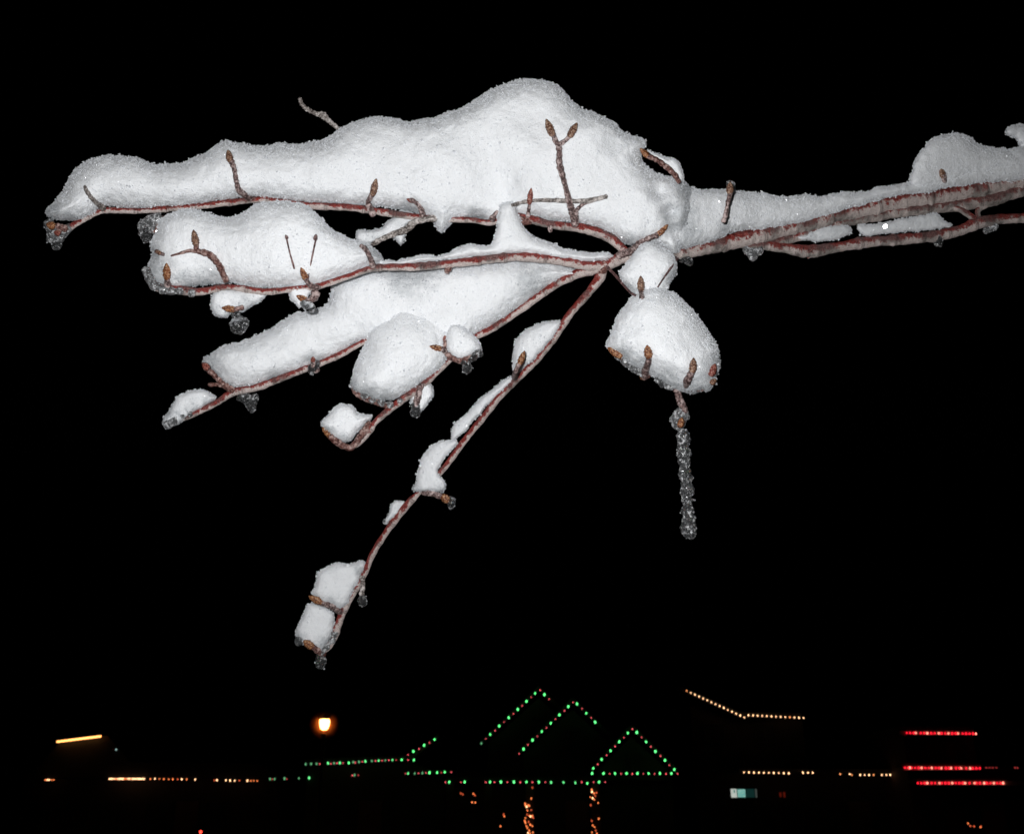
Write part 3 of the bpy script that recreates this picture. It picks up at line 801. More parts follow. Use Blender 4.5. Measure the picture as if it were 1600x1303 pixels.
# ------------------------------------------------------------------ ice
G = 'frozen drops hanging under the branch'
def drop(x, y, z, r, label, neck=6, mat=ICE, seed=1):
    return blob('frozen_drop', label, [(x, y, z, r), (x + 1, y - r * 0.7, z, r * 0.75), (x, y - r - neck * 0.5, z, r * 0.45), (x, y - r - neck, z, r * 0.5)], mat, seed=seed, step=1.0, cat='frozen drop', group=G)
drop(88, 384, 16, 8.5, 'frozen drop under the far left tip of the topmost limb', seed=2)
drop(228, 372, -26, 8.5, 'frozen drop below the red bud at the left of the second limb', seed=4)
blob('frozen_drop', 'biggest round clear frozen drop, hanging alone under the left clump', [(372, 509, -60, 14), (381, 503, -60, 8), (370, 494, -60, 6), (368, 488, -60, 6)], ICE, seed=5, step=1.0, cat='frozen drop', group=G)
blob('frozen_drop', 'clear blunt frozen drop beneath the knot of the two thin stems', [(475, 474, -80, 6), (482, 479, -82, 7.5), (487, 482, -82, 6.5)], ICE, seed=6, step=1.0, cat='frozen drop', group=G)
blob('frozen_drop', 'knobbly frozen drop under the lower left limb', [(374, 622, 24, 6), (384, 622, 24, 8), (392, 632, 24, 9), (394, 640, 24, 6), (399, 620, 24, 6)], ICE, seed=7, step=1.0, cat='frozen drop', group=G)
drop(649, 645, -20, 8, 'round frozen drop hanging under the fourth limb', seed=8)
drop(730, 577, -36, 7, 'frozen drop under the orange bud rim right of the front lobe', seed=9)
drop(705, 789, 146, 6.5, 'frozen drop under the orange bud halfway down the drooping twig', seed=10, neck=2)
drop(501, 1036, 280, 9, 'lowest frozen drop, at the very end of the drooping twig', seed=11)
drop(467, 1005, 262, 5, 'tiny frozen drop left of the lowest orange bud', seed=12, neck=1)
drop(566, 942, 250, 6, 'frozen drop on the short grey spur near the bottom of the drooping twig', seed=13, neck=2)
drop(1466, 380, 368, 7, 'frozen drop under the thin right-hand limb', seed=14, neck=1)
blob('frozen_drop', 'small frozen beads under the thick branch right of the hub', [(1064, 406, 60, 5), (1075, 407, 62, 6), (1078, 411, 62, 4)], ICE, seed=15, step=1.0, cat='frozen drop', group=G)
drop(1034, 600, -44, 6, 'small frozen drop on the lower rim of the pear-shaped snow mass', seed=16, neck=1)
GC = 'lumps of ice frozen on the branch'
blob('ice_lump', 'lump of ice round the buds at the far left tip', [(76, 350, 12, 9), (84, 362, 14, 11), (92, 372, 16, 9), (80, 372, 16, 9), (100, 362, 18, 8), (108, 356, 18, 7)], ICEF, seed=17, cat='ice lump', group=GC)
blob('ice_lump', 'lump of ice above the drop at the left of the second limb', [(224, 352, -22, 9), (235, 345, -22, 9), (245, 341, -20, 8), (222, 364, -24, 7), (238, 358, -22, 8)], ICEF, seed=18, cat='ice lump', group=GC)
blob('ice_lump', 'grey ball of ice round the orange bud above the icicle', [(1058, 655, -36, 11), (1063, 645, -38, 9), (1060, 664, -36, 9), (1070, 650, -38, 8)], ICEF, seed=19, cat='ice lump', group=GC)
blob('ice_lump', 'icy cap on the bud standing up from the right-hand ridge', [(1141, 288, 92, 7), (1143, 296, 92, 6)], ICEF, seed=20, cat='ice lump', group=GC)
blob('ice_lump', 'ice glaze under the bark knot of the third limb', [(490, 574, 8, 7), (487, 580, 10, 6), (495, 568, 6, 6)], ICE, seed=22, cat='ice lump', group=GC)
blob('ice_lump', 'ice lump at the tip of the lower left twig', [(262, 664, 32, 7), (272, 658, 32, 6), (285, 650, 32, 5), (297, 647, 34, 5)], ICEF, seed=23, cat='ice lump', group=GC)
blob('ice_lump', 'icy crumb hanging under the thick branch near the small spur', [(1165, 390, 130, 6), (1176, 396, 132, 9), (1188, 391, 136, 6), (1176, 404, 132, 4)], ICEF, seed=24, cat='ice lump', group=GC)
blob('ice_lump', 'icy crumb under the thin right-hand limb, farthest right', [(1540, 360, 440, 6), (1550, 357, 446, 6), (1556, 354, 446, 5)], ICEF, seed=26, cat='ice lump', group=GC)
blob('ice_lump', 'ice beads on the left side of the bend of the drooping twig', [(603, 815, 196, 5), (608, 806, 194, 4), (614, 800, 192, 4)], ICEF, seed=28, cat='ice lump', group=GC)
blob('ice_lump', 'glassy glaze over the orange-brown rim right of the front lobe', [(748, 552, -40, 7), (738, 560, -42, 6), (724, 566, -42, 5)], ICE, seed=29, cat='ice lump', group=GC)
blob('ice_lump', 'glassy glaze on the twig end beneath the lowest snow clump', [(500, 1018, 270, 7), (510, 1010, 270, 6), (518, 1000, 272, 6), (523, 990, 272, 5)], ICEF, seed=30, cat='ice lump', group=GC)
blob('ice_lump', 'icy crust on the bark at the left end of the second limb', [(229, 424, -54, 8), (233, 436, -56, 8), (241, 446, -58, 8), (254, 452, -60, 8), (268, 455, -62, 7), (282, 455, -64, 7), (300, 458, -66, 7)], ICEF, seed=32, cat='ice lump', group=GC)
blob('ice_lump', 'icy crust on the lower right rim of the pear-shaped snow mass', [(1088, 600, -58, 9), (1100, 592, -60, 10), (1112, 584, -52, 9), (1119, 570, -44, 8), (1072, 600, -60, 9), (1107, 572, -60, 8), (1092, 582, -66, 7)], ICEF, seed=34, cat='ice lump', group=GC)
blob('ice_lump', 'icy crust on the lower left rim of the pear-shaped snow mass', [(966, 556, -44, 7), (978, 566, -48, 8), (992, 576, -52, 8), (1004, 584, -54, 7), (1030, 592, -52, 8), (1046, 602, -50, 8)], ICEF, seed=36, cat='ice lump', group=GC)
blob('ice_lump', 'icy crust along the pinkish lower rim of the front lobe', [(556, 607, -24, 6), (568, 618, -28, 6), (582, 626, -30, 6), (596, 630, -30, 6), (610, 632, -28, 6), (624, 626, -24, 5)], ICEF, seed=38, cat='ice lump', group=GC)
# flat ice flake mirroring the flash between the right branches
c0 = W([(1383, 354, 288)])[0]
nrm = ((np.array(flo.location) + EYE) / 2 - c0); nrm /= np.linalg.norm(nrm)
ua = np.cross(nrm, [0, 0, 1.0]); ua /= np.linalg.norm(ua); ub = np.cross(nrm, ua)
fv = [c0 + 0.0011 * (math.cos(k * math.pi / 3) * ua + math.sin(k * math.pi / 3) * ub) + h * nrm for h in (0, -0.0005) for k in range(6)]
fm, n, b = nmat('ice_flake'); b.inputs['Roughness'].default_value = 0.08; b.inputs['Base Color'].default_value = (0.7, 0.74, 0.8, 1)
fo = mesh_obj('ice_flake', fv, [np.array([list(range(6))[::-1]]), np.array([list(range(6, 12))]), np.array([[k, (k + 1) % 6, 6 + (k + 1) % 6, 6 + k] for k in range(6)])], fm, smooth=False)
tag(fo, 'tiny flat ice flake flashing brilliant white between the two right branches', 'ice flake')
sp = []
for i, (y, r) in enumerate([(678,9),(686,9.5),(694,10.5),(702,10),(710,10.5),(718,9),(726,9.5),(733,8.5),(741,9.5),(748,10.5),(755,9),(763,9.5),(771,9),(779,9.5),(787,8.5),(795,8.5),(802,8),(809,10),(817,11),(825,11.5),(832,11)]):
    x = np.interp(y, [678, 705, 730, 763, 795, 833], [1067, 1067.5, 1070.5, 1073, 1075, 1076.5])
    sp.append((x + 1.2 * math.sin(i * 2.3), y, -40, (r - 0.4) * (1.0 + 0.13 * math.sin(i * 1.7 + 0.6))))
    if i % 2: sp.append((x + (-1)**(i // 2) * 7, y + 2, -44, 3.6))
blob('icicle', 'long knobbly clear icicle hanging straight down from the twig below the pear-shaped snow', sp, icemat('icicle_ice', 0.085, 0.80, 0.05), seed=31, step=1.0, soft=1.2, rough=1.2, cat='icicle')

#SECTION_TOWN
# ------------------------------------------------------------------ the dark village behind
wall_m = flat('dark_timber_wall', (0.028, 0.02, 0.016))
plaster = flat('dark_stained_cladding', (0.03, 0.026, 0.022))
redwall = flat('dark_red_painted_wall', (0.06, 0.03, 0.027))
roof_m = flat('roof_shingle', (0.028, 0.027, 0.027))
trim_m = flat('dark_window_frame', (0.035, 0.03, 0.028))
glass_m = flat('dark_window_glass', (0.012, 0.012, 0.015), 0.75)
wire_m = flat('green_wire', (0.02, 0.05, 0.02))
metal_m = flat('black_metal', (0.03, 0.03, 0.03), 0.4, 0.8)
def boxv(x0, x1, y0, y1, z0, z1):
    return [(x0,y0,z0),(x1,y0,z0),(x1,y1,z0),(x0,y1,z0),(x0,y0,z1),(x1,y0,z1),(x1,y1,z1),(x0,y1,z1)]
BQ = np.array([[0,3,2,1],[4,5,6,7],[0,1,5,4],[1,2,6,5],[2,3,7,6],[3,0,4,7]])
def boxes(name, bl, m, parent):
    V = []; Q = []
    for k, b_ in enumerate(bl):
        V += boxv(*b_); Q.append(BQ + 8 * k)
    return mesh_obj(name, V, [np.concatenate(Q)], m, parent=parent, smooth=False)
def prism(name, prof, y0, y1, m, parent):
    """x-z profile run from y0 to y1"""
    k = len(prof)
    V = [(x, y0, z) for x, z in prof] + [(x, y1, z) for x, z in prof]
    sides = np.array([[i, (i + 1) % k, k + (i + 1) % k, k + i] for i in range(k)])
    return mesh_obj(name, V, [sides, np.array([list(range(k))[::-1]]), np.array([list(range(k, 2 * k))])], m, parent=parent, smooth=False)
def roof_slabs(parent, xl, zl, xp, zp, xr, zr, y0, y1, t=0.18, over=0.0):
    prism('roof', [(xl, zl), (xp, zp), (xr, zr), (xr, zr + t), (xp, zp + t * 1.3), (xl, zl + t)], y0, y1, roof_m, parent)
def window(parent, x, y, z, w_, h_):
    f = boxes('window', [(x - w_/2, x + w_/2, y - 0.05, y + 0.03, z, z + 0.07), (x - w_/2, x + w_/2, y - 0.05, y + 0.03, z + h_ - 0.07, z + h_),
                         (x - w_/2, x - w_/2 + 0.07, y - 0.05, y + 0.03, z + 0.07, z + h_ - 0.07), (x + w_/2 - 0.07, x + w_/2, y - 0.05, y + 0.03, z + 0.07, z + h_ - 0.07),
                         (x - 0.025, x + 0.025, y - 0.045, y + 0.03, z + 0.07, z + h_ - 0.07)], trim_m, parent)
    boxes('pane', [(x - w_/2 + 0.07, x + w_/2 - 0.07, y - 0.02, y + 0.01, z + 0.07, z + h_ - 0.07)], glass_m, f)
def door(parent, x, y, w_=1.0, h_=2.1):
    d = boxes('door', [(x - w_/2, x + w_/2, y - 0.06, y + 0.02, 0.02, h_)], flat('door_paint', (0.12, 0.05, 0.04)), parent)
    boxes('handle', [(x + w_/2 - 0.14, x + w_/2 - 0.08, y - 0.12, y - 0.06, 1.0, 1.12)], metal_m, d)
def X(px, Y): return float(at(px, 1200, Y)[0])
def Z(py, Y): return float(at(800, py, Y)[2])

# gabled lodge in the middle
lod = empty('gabled_lodge', (X(850, 46), 46, 0)); tag(lod, 'dark lodge with three steep gables outlined by green and red bulbs', 'building')
prism('wall', [(X(700,46), 0), (X(1050,46), 0), (X(1050,46), Z(1205,46)), (X(700,46), Z(1205,46))], 46.0, 56, wall_m, lod)
for k, (pl, pyl, pp, pyp, pr, pyr, Y) in enumerate([(750,1164,843,1078,936,1164,46.9),(806,1182,897,1096,988,1182,45.9),(923,1206,990,1138,1058,1206,44.9)]):
    yy = Y + 0.1
    prism('wall', [(X(pl,yy)+.35, Z(1206, yy)-.3), (X(pr,yy)-.35, Z(1206, yy)-.3), (X(pr,yy)-.35, Z(pyr,yy)+.1), (X(pp,yy), Z(pyp,yy)-.3), (X(pl,yy)+.35, Z(pyl,yy)+.1)], yy + 0.35, 55 - k * 0.1, plaster, lod)
    roof_slabs(lod, X(pl,yy), Z(pyl,yy)-.02, X(pp,yy), Z(pyp,yy)-.02, X(pr,yy), Z(pyr,yy)-.02, yy, 55.4 - k * 0.07)
    window(lod, X(pp,yy), yy + 0.34, Z(pyp,yy) - 2.0, 0.8, 0.9)
prism('porch_roof', [(X(697,44), Z(1220,44)), (X(948,44), Z(1220,44)), (X(948,44), Z(1220,44)+.16), (X(697,44), Z(1220,44)+.16)], 44.06, 46, roof_m, lod)
for px in (703, 763, 828, 930):
    x = X(px, 44.2); boxes('porch_post', [(x - .16, x + .16, 44.3, 44.6, 0, Z(1220,44))], plaster, lod)
for px in (740, 795, 870, 985): window(lod, X(px,46), 45.99, 1.0, 1.3, 1.1)
door(lod, X(900,46), 45.98); door(lod, X(1030,46), 45.98)
# low wing left of the lodge
wing = empty('side_wing', (X(590, 46), 46, 0)); tag(wing, 'low dark wing left of the gabled lodge with a dim bulb row along its eave', 'building')
prism('wall', [(X(480,46.5),0),(X(696,46.5),0),(X(696,46.5),Z(1209,46.5)),(X(640,46.5),Z(1190,46.5)),(X(480,46.5),Z(1196,46.5))], 46.5, 54, wall_m, wing)
prism('roof', [(X(474,46),Z(1193,46)),(X(640,46),Z(1187,46)),(X(684,46),Z(1153,46)),(X(684,46),Z(1153,46)+.2),(X(640,46),Z(1187,46)+.2),(X(474,46),Z(1193,46)+.2)], 46.08, 54.5, roof_m, wing)
boxes('awning', [(X(630,45.2), X(706,45.2), 45.3, 46.45, Z(1207,45.2), Z(1207,45.2)+.12)], roof_m, wing)
for px in (515, 560, 605, 660): window(wing, X(px,46.5), 46.48, 1.0, 1.0, 1.1)
door(wing, X(582,46.5), 46.47)
# left shop row
ls = empty('shop_row', (X(230, 48), 48, 0)); tag(ls, 'long dark shop row at far left with a warm rope light on its roof slope', 'building')
prism('wall', [(X(40,48.5),0),(X(440,48.5),0),(X(440,48.5),Z(1216,48.5)),(X(40,48.5),Z(1216,48.5))], 48.6, 58, wall_m, ls)
prism('roof', [(X(30,48),Z(1214,48)),(X(446,48),Z(1214,48)),(X(400,48),Z(1196,48)+.1),(X(200,48),Z(1190,48)),(X(160,48),Z(1152,48)+.1),(X(86,48),Z(1160,48)+.1),(X(60,48),Z(1196,48))], 48.1, 58.5, roof_m, ls)
for px in (70, 130, 190, 255, 345, 400): window(ls, X(px,48.6), 48.58, 0.9, 1.2, 1.2)
door(ls, X(300,48.6), 48.57)
# right house with the yellow roofline
rh = empty('corner_house', (X(1200, 50), 50, 0)); tag(rh, 'dark house right of centre with warm white bulbs along its swooping roof edge', 'building')
prism('wall', [(X(1085,50.5),0),(X(1400,50.5),0),(X(1400,50.5),Z(1208,50.5)),(X(1262,50.5),Z(1205,50.5)),(X(1262,50.5),Z(1123,50.5)),(X(1164,50.5),Z(1123,50.5)),(X(1085,50.5),Z(1090,50.5))], 50.6, 60, wall_m, rh)
prism('roof', [(X(1068,50),Z(1077,50)),(X(1163,50),Z(1120,50)),(X(1262,50),Z(1120,50)),(X(1262,50),Z(1120,50)+.2),(X(1164,50),Z(1118,50)+.2),(X(1068,50),Z(1077,50)+.2)], 50.1, 60.5, roof_m, rh)
boxes('canopy', [(X(1155,49.5), X(1402,49.5), 49.6, 50.55, Z(1206,49.5), Z(1206,49.5)+.14)], roof_m, rh)
for px in (1180, 1240, 1300, 1370): window(rh, X(px,50.6), 50.58, 0.8, 1.2, 1.2)
for px in (1120, 1200): window(rh, X(px,50.6), 50.58, Z(1160,50.6), 1.0, 0.9)
door(rh, X(1335,50.6), 50.57)
# red-lit shop
rs = empty('balcony_shop', (X(1500, 47), 47, 0)); tag(rs, 'shop at far right washed red by its three rows of bulbs', 'building')
prism('wall', [(X(1418,47.5),0),(X(1640,47.5),0),(X(1640,47.5),Z(1198,47.5)),(X(1528,47.5),Z(1198,47.5)),(X(1528,47.5),Z(1143,47.5)),(X(1418,47.5),Z(1143,47.5))], 47.5, 57, redwall, rs)
prism('roof', [(X(1412,47),Z(1143,47)),(X(1532,47),Z(1143,47)),(X(1532,47),Z(1143,47)+.22),(X(1412,47),Z(1143,47)+.22)], 47.08, 57.2, roof_m, rs)
boxes('balcony', [(X(1410,46.6), X(1534,46.6), 46.72, 47.48, Z(1198,46.6), Z(1198,46.6)+.16)], redwall, rs)
boxes('canopy', [(X(1432,46.2), X(1600,46.2), 46.3, 47.46, Z(1221,46.2), Z(1221,46.2)+.14)], redwall, rs)
glow_board_m = flat('pale_glow_board', (0.55, 0.52, 0.5))  # pale boards added behind the red bulbs to catch a band of glow
for (pa, pb, yy, pyy, n_) in ((1413, 1531, 47.06, 1144.5, 'roof_glow_board'), (1411, 1533, 46.7, 1199.2, 'balcony_glow_board'), (1433, 1599, 46.28, 1222.6, 'canopy_glow_board')):
    boxes(n_, [(X(pa, yy), X(pb, yy), yy - .02, yy + .012, Z(pyy, yy) - .085, Z(pyy, yy) + .085)], glow_board_m, rs)
for px in (1445, 1475, 1505): window(rs, X(px,47.5), 47.48, Z(1190,47.5), 0.55, 0.85)
for px in (1450, 1510, 1570): window(rs, X(px,47.5), 47.48, 0.8, 1.1, 1.0)
door(rs, X(1540,47.5), 47.47)

# ------------------------------------------------------------------ strings of bulbs
EM = {'g': emit('green_bulb', (0.12, 1.0, 0.24), 2.7), 'gd': emit('dim_green_bulb', (0.30, 1.0, 0.45), 0.5), 'gm': emit('medium_green_bulb', (0.16, 1.0, 0.30), 1.6),
      'r': emit('red_bulb', (1.0, 0.12, 0.14), 2.3), 'rd': emit('dim_red_bulb', (1.0, 0.10, 0.10), 0.9),
      'y': emit('warm_white_bulb', (1.0, 0.56, 0.28), 3.8), 'yd': emit('dim_warm_bulb', (1.0, 0.35, 0.12), 2.2), 'o': emit('amber_bulb', (1.0, 0.24, 0.07), 2.2), 'od': emit('dim_amber_bulb', (1.0, 0.16, 0.06), 1.2),
      'R': emit('bright_red_bulb', (1.0, 0.24, 0.17), 4.2), 'Rd': emit('deep_red_bulb', (1.0, 0.012, 0.03), 3.0)}
RAD = {'g': 0.038, 'gm': 0.037, 'gd': 0.036, 'r': 0.019, 'rd': 0.020, 'y': 0.028, 'yd': 0.028, 'o': 0.024, 'od': 0.024, 'R': 0.030, 'Rd': 0.030}
def bulb_mesh(kind):
    r = RAD[kind]
    prof = [(0.45, 1.5), (0.5, 1.1), (0.85, 0.75), (1.0, 0.2), (0.9, -0.4), (0.6, -0.95), (0.2, -1.3)]
    sd = 10; V = []
    for a, z in prof:
        for k in range(sd): V.append((a * r * math.cos(2*math.pi*k/sd), a * r * math.sin(2*math.pi*k/sd), z * r))
    Q = [(i*sd+k, (i+1)*sd+k, (i+1)*sd+(k+1)%sd, i*sd+(k+1)%sd) for i in range(len(prof)-1) for k in range(sd)]
    o = mesh_obj('bulb', V, [np.array(Q), np.array([list(range(sd))]), np.array([[(len(prof)-1)*sd+k for k in range(sd)][::-1]])], EM[kind], origin=(0,0,0))
    me = o.data
    bpy.data.objects.remove(o)
    return me
BM = {k: bulb_mesh(k) for k in EM}
def string(label, seq, Y, group='strings of bulbs on the village buildings', cat='string lights', wire=True, name='string_lights', jit=0.0):
    """seq: (px, py, kind); Y number or function of px"""
    pos = []
    for px, py, k in seq:
        y = Y(px) if callable(Y) else Y
        pos.append(at(px, py, y + random.uniform(-jit, jit)))
    pos = np.array(pos)
    root = empty(name, pos.mean(0)); tag(root, label, cat, group)
    if wire and len(pos) > 1:
        V = []; Q = []
        for k, p in enumerate(pos):
            q = p + np.array([0, 0.02, RAD[seq[k][2]] * 1.4])
            for a in range(4): V.append(q + 0.006 * np.array([0, math.cos(a*math.pi/2), math.sin(a*math.pi/2)]))
        for k in range(len(pos) - 1):
            for a in range(4): Q.append((k*4+a, k*4+(a+1)%4, k*4+4+(a+1)%4, k*4+4+a))
        mesh_obj('wire', V, [np.array(Q)], wire_m, parent=root)
    for p, (px, py, k) in zip(pos, seq):
        o = bpy.data.objects.new('bulb', BM[k]); col.objects.link(o)
        o.parent = root; o.location = Vector(p) - root.location
        o.rotation_euler = (random.uniform(-.3, .3), random.uniform(-.3, .3), 0)
        o.scale = [random.uniform(0.82, 1.12)] * 3
    return root
def srt(l): return sorted(l)
g1 = [(752,1161,'gd'),(766,1147,'g'),(780,1134,'g'),(795,1121,'g'),(809,1108,'g'),(822.6,1095.5,'g'),(836,1083,'g'),(850.6,1085,'g')] + [(x, y, 'r') for x, y in ((759,1154),(773.6,1141),(787.6,1127.6),(802,1114.6),(816,1102),(830,1089),(844,1078),(858,1092))]
string('green and red bulb string on the leftmost and highest steep gable', srt(g1), 46.8)
g2 = [(x, y, 'g') for x, y in ((818,1170),(832,1156),(846.6,1142.6),(860.6,1129.6),(874,1116.6),(888,1103.6),(901.6,1099.6),(916,1114),(930,1128))] + [(x, y, 'r') for x, y in ((811,1177),(825,1163),(839.6,1150),(854,1136.6),(868,1123),(882,1110),(895.6,1097),(909.6,1107),(924,1121))]
string('green and red bulb string on the middle gable, peaked between the other two', srt(g2), 45.8)
g3 = [(x, y, 'g') for x, y in ((927,1200),(940,1186),(954,1172.6),(967.6,1158.6),(981,1145),(995,1144),(1009.6,1158.6),(1024,1173.6),(1039,1187.6),(1053.6,1202))] + [(x, y, 'r') for x, y in ((988,1138.6),(975,1152),(961,1165.6),(948,1179.6),(934,1193.6),(1002.6,1151.6),(1017,1166),(1032,1180.6),(1046,1195))]
string('green and red bulb string tracing the full triangle of the right gable', srt(g3), 44.8)
string('horizontal green and red bulb row closing the base of the right gable triangle', srt([(x, 1208, 'g') for x in (925,943,961,979,996,1013.6,1031,1049)] + [(x, 1208.4, 'r') for x in (952.6,970.6,988,1005,1022.6,1040.6,1058.6)]), 44.7)
string('lowest green and red bulb row along the porch eave above the lit posts', srt([(x, 1221.4, 'g') for x in (702,726,765.6,782.6,803,822.6,842,936)] + [(917.6,1223.5,'g'),(861,1222,'gm'),(880.6,1222,'gm'),(899,1222.6,'gm')] + [(x, 1221.6, 'r') for x in (696,720,759,772.6,793,813,832,852,909,927.6,945.6)]), 44.0)
string('green and red bulb row on the small awning left of the lodge', srt([(637.6,1208,'gm'),(648,1208,'gd'),(660,1207.4,'gd'),(671,1207,'g'),(683,1206.6,'g'),(695,1206,'g'),(633.6,1208,'r'),(654,1207.6,'r'),(665.6,1207,'r'),(689.6,1206.6,'rd'),(705,1206,'r')]), 45.2)
ew = [(477.6,1193.6,'gd'),(486,1193,'gd'),(494.6,1193,'gd'),(499.6,1193,'r'),(512.6,1192,'gm'),(517,1192.6,'r'),(522,1192,'gd'),(526.6,1192,'r'),(531,1191.6,'gm'),(536,1191.6,'r'),(545,1191.6,'g'),(552,1190.4,'gd'),(555,1191,'r'),
      (561,1190,'gd'),(566,1189.6,'r'),(571,1189,'gm'),(581,1188.6,'gd'),(586.6,1188.4,'r'),(591.6,1188,'gm'),(597,1188,'r'),(602,1187.6,'gd'),(607.6,1187.4,'r'),(613,1187,'gm'),(619,1187,'rd'),(627.6,1186.6,'g'),(637.6,1187,'r'),(646.6,1187,'g')]
string('dim green and red bulb row on the eave left of the lodge', ew, 46.0)
string('short rising green and red bulb run at the right end of the low wing roof', [(637.6,1179,'r'),(646,1173.6,'g'),(654.6,1169.6,'r'),(662.6,1164,'g'),(671,1160,'r'),(679,1155,'g')], 45.95)
string('sparse dim pale green bulbs between the shop row and the low wing', [(422,1216.6,'gd'),(425.6,1217,'rd'),(429,1216.6,'gd'),(444.6,1216,'gd'),(448,1216.4,'rd'),(467,1215.6,'gd'),(483,1215,'gm')], 46.4)
string('three faint bulbs under the low wing eave', [(550.6,1211,'r'),(554,1210.6,'gd'),(560,1210.6,'rd')], 46.4)
yy1 = [(1073 + (1163-1073)*t/14, 1079 + (1120.5-1079)*t/14, 'y' if t else 'yd') for t in range(15)] + [(1169.6 + 7.17*t, 1117 + t*0.36, 'yd' if t == 9 else 'y') for t in range(13)]
string('warm white bulb string along a roof edge that falls then runs level', yy1, 50.0)
string('warm white bulb row on the canopy right of the lit sign, evenly spaced', [(1162.6 + 7.77*t, 1206.2 + t*0.16, 'y') for t in range(10)] + [(x, 1206.8, 'y') for x in (1254.6,1262.6,1270)], 49.4)
string('patchy warm white bulb row just left of the red rows', [(x, 1209 + (i > 1) * 1.2, 'yd' if x in (1313, 1331, 1365) else 'y') for i, x in enumerate((1313,1327.6,1331,1344,1351,1358,1365,1378,1385,1391,1397))], 49.4)
def redrow(x0, x1, y0, y1, bright, n):
    s = [(x, np.interp(x, [x0, x1], [y0, y1]), 'R') for x in bright]
    for x in np.linspace(x0, x1, n):
        if min(abs(x - b_) for b_ in bright) > 2.6: s.append((x, np.interp(x, [x0, x1], [y0, y1]), 'Rd'))
    return srt(s)
string('top row of red bulbs on the far right shop', redrow(1417, 1526, 1144.5, 1146, (1431,1449,1467,1482,1497,1525), 21), 47.0)
string('middle row of red bulbs on the far right shop balcony', redrow(1414, 1531, 1199, 1200, (1422,1440,1456,1471,1486,1502,1516), 23), 46.6)
string('bottom row of red bulbs on the far right shop canopy', redrow(1434, 1569, 1223, 1223, (1449,1468,1488,1508,1523,1538,1553,1567.5), 26), 46.2)
string('faint red bulbs right of the middle red row', [(x, 1199, 'rd') for x in (1541,1546,1551,1557,1586,1590)], 46.6)
string('tiny warm bulb row at the far left, below the tilted rope light', [(71,1218,'o'),(74,1218,'y'),(77,1218,'y'),(80.6,1218,'o'),(84,1218,'o')], 48)
lw = []
x = 171.0
while x < 227: lw.append((x, 1216.4, 'y' if random.random() < .75 else 'o')); x += 2.6
lw += [(235,1216.6,'o'),(242,1216.4,'y'),(249,1216.4,'o'),(256,1216.6,'o'),(263.6,1217,'o'),(270,1217,'o'),(277.6,1217,'od'),(284,1217,'y'),(291.6,1217,'o'),(305,1217.4,'y')]
string('dense warm bulb row at left that thins toward its right end', lw, 48)
string('short warm bulb row between the dense left row and the low wing', [(335,1218.6,'od'),(339,1218.4,'y'),(353,1218.6,'y'),(359.6,1219,'y'),(366.6,1219,'y'),(374,1219,'od'),(386.6,1219.2,'y'),(392,1219.4,'o'),(396.6,1219.4,'o'),(402,1219.6,'o')], 48)
# rope light on the tilted roof edge
ra, rb = at(89, 1158.4, 47.9), at(157.5, 1149.8, 47.9)
V = []; Q = []
for k in range(41):
    p = ra + (rb - ra) * k / 40 + np.array([0, 0, 0.01 * math.sin(k * 1.9)])
    for a in range(6): V.append(p + 0.045 * np.array([0, math.cos(a*math.pi/3), math.sin(a*math.pi/3)]))
for k in range(40):
    for a in range(6): Q.append((k*6+a, k*6+(a+1)%6, k*6+6+(a+1)%6, k*6+6+a))
rp = mesh_obj('rope_light', V, [np.array(Q)], emit('warm_rope_light', (1.0, 0.42, 0.12), 3.2)); tag(rp, 'tilted unbroken warm rope light on the left roof slope', 'rope light')
# fairy lights wound round the porch posts
def fairy(label, pts, px0):
    seq = []
    for x, y, k in pts: seq.append((x, y, k))
    string(label, seq, 44.22, group='fairy lights wound round the porch posts', cat='fairy lights', name='fairy_lights', wire=False, jit=0.05)
A = [(832,1230,'od'),(830,1247,'o'),(820.5,1255,'o'),(821,1258,'o'),(823,1260,'y'),(825,1257,'o'),(827,1258.6,'o'),(824,1265.6,'o'),(830,1265,'od'),(823.6,1272,'od'),(827,1274,'o'),(829,1275,'y'),(831.6,1274,'o'),(821,1277.6,'o'),(833,1277,'od'),
     (820,1282,'o'),(821,1285,'o'),(826,1283.6,'od'),(828.6,1288,'o'),(832,1290,'o'),(822.6,1290,'o'),(824,1293,'o'),(827,1297,'o'),(832.6,1300,'o'),(825,1301,'y'),(828,1302,'o'),(830,1305,'o'),(822,1307,'o'),(827,1310,'o')]
fairy('densest amber fairy light column, on the post under the middle gable', A, 828)
Bp = [(924.6,1233,'o'),(925,1236.6,'y'),(928,1239,'o'),(932,1238,'od'),(922.6,1245,'o'),(926,1246.6,'y'),(928.6,1248.6,'o'),(930,1243,'od'),(934.6,1254,'o'),(923,1257.6,'od'),(935.6,1278.6,'o'),(924.6,1282,'od'),(926,1289,'o'),(929,1291.6,'o'),
      (931,1297,'od'),(925,1300,'o'),(932.6,1302,'o'),(928,1306,'o')]
fairy('broken amber fairy light column, on the post left of the right gable', Bp, 930)
fairy('few scattered amber fairy lights between the left posts', [(720,1239,'od'),(723,1240.6,'od'),(739.6,1239.6,'o'),(742,1242,'od'),(737.6,1253,'o'),(742.6,1253.4,'o'),(788,1275,'o'),(787,1272,'od'),(782,1290.4,'o')], 760)
fairy('faint amber fairy lights low under the red rows at far right', [(1512.6,1286,'o'),(1516,1290,'od'),(1522,1290.6,'od'),(1532,1292,'o'),(1533,1290.6,'od')], 1520)
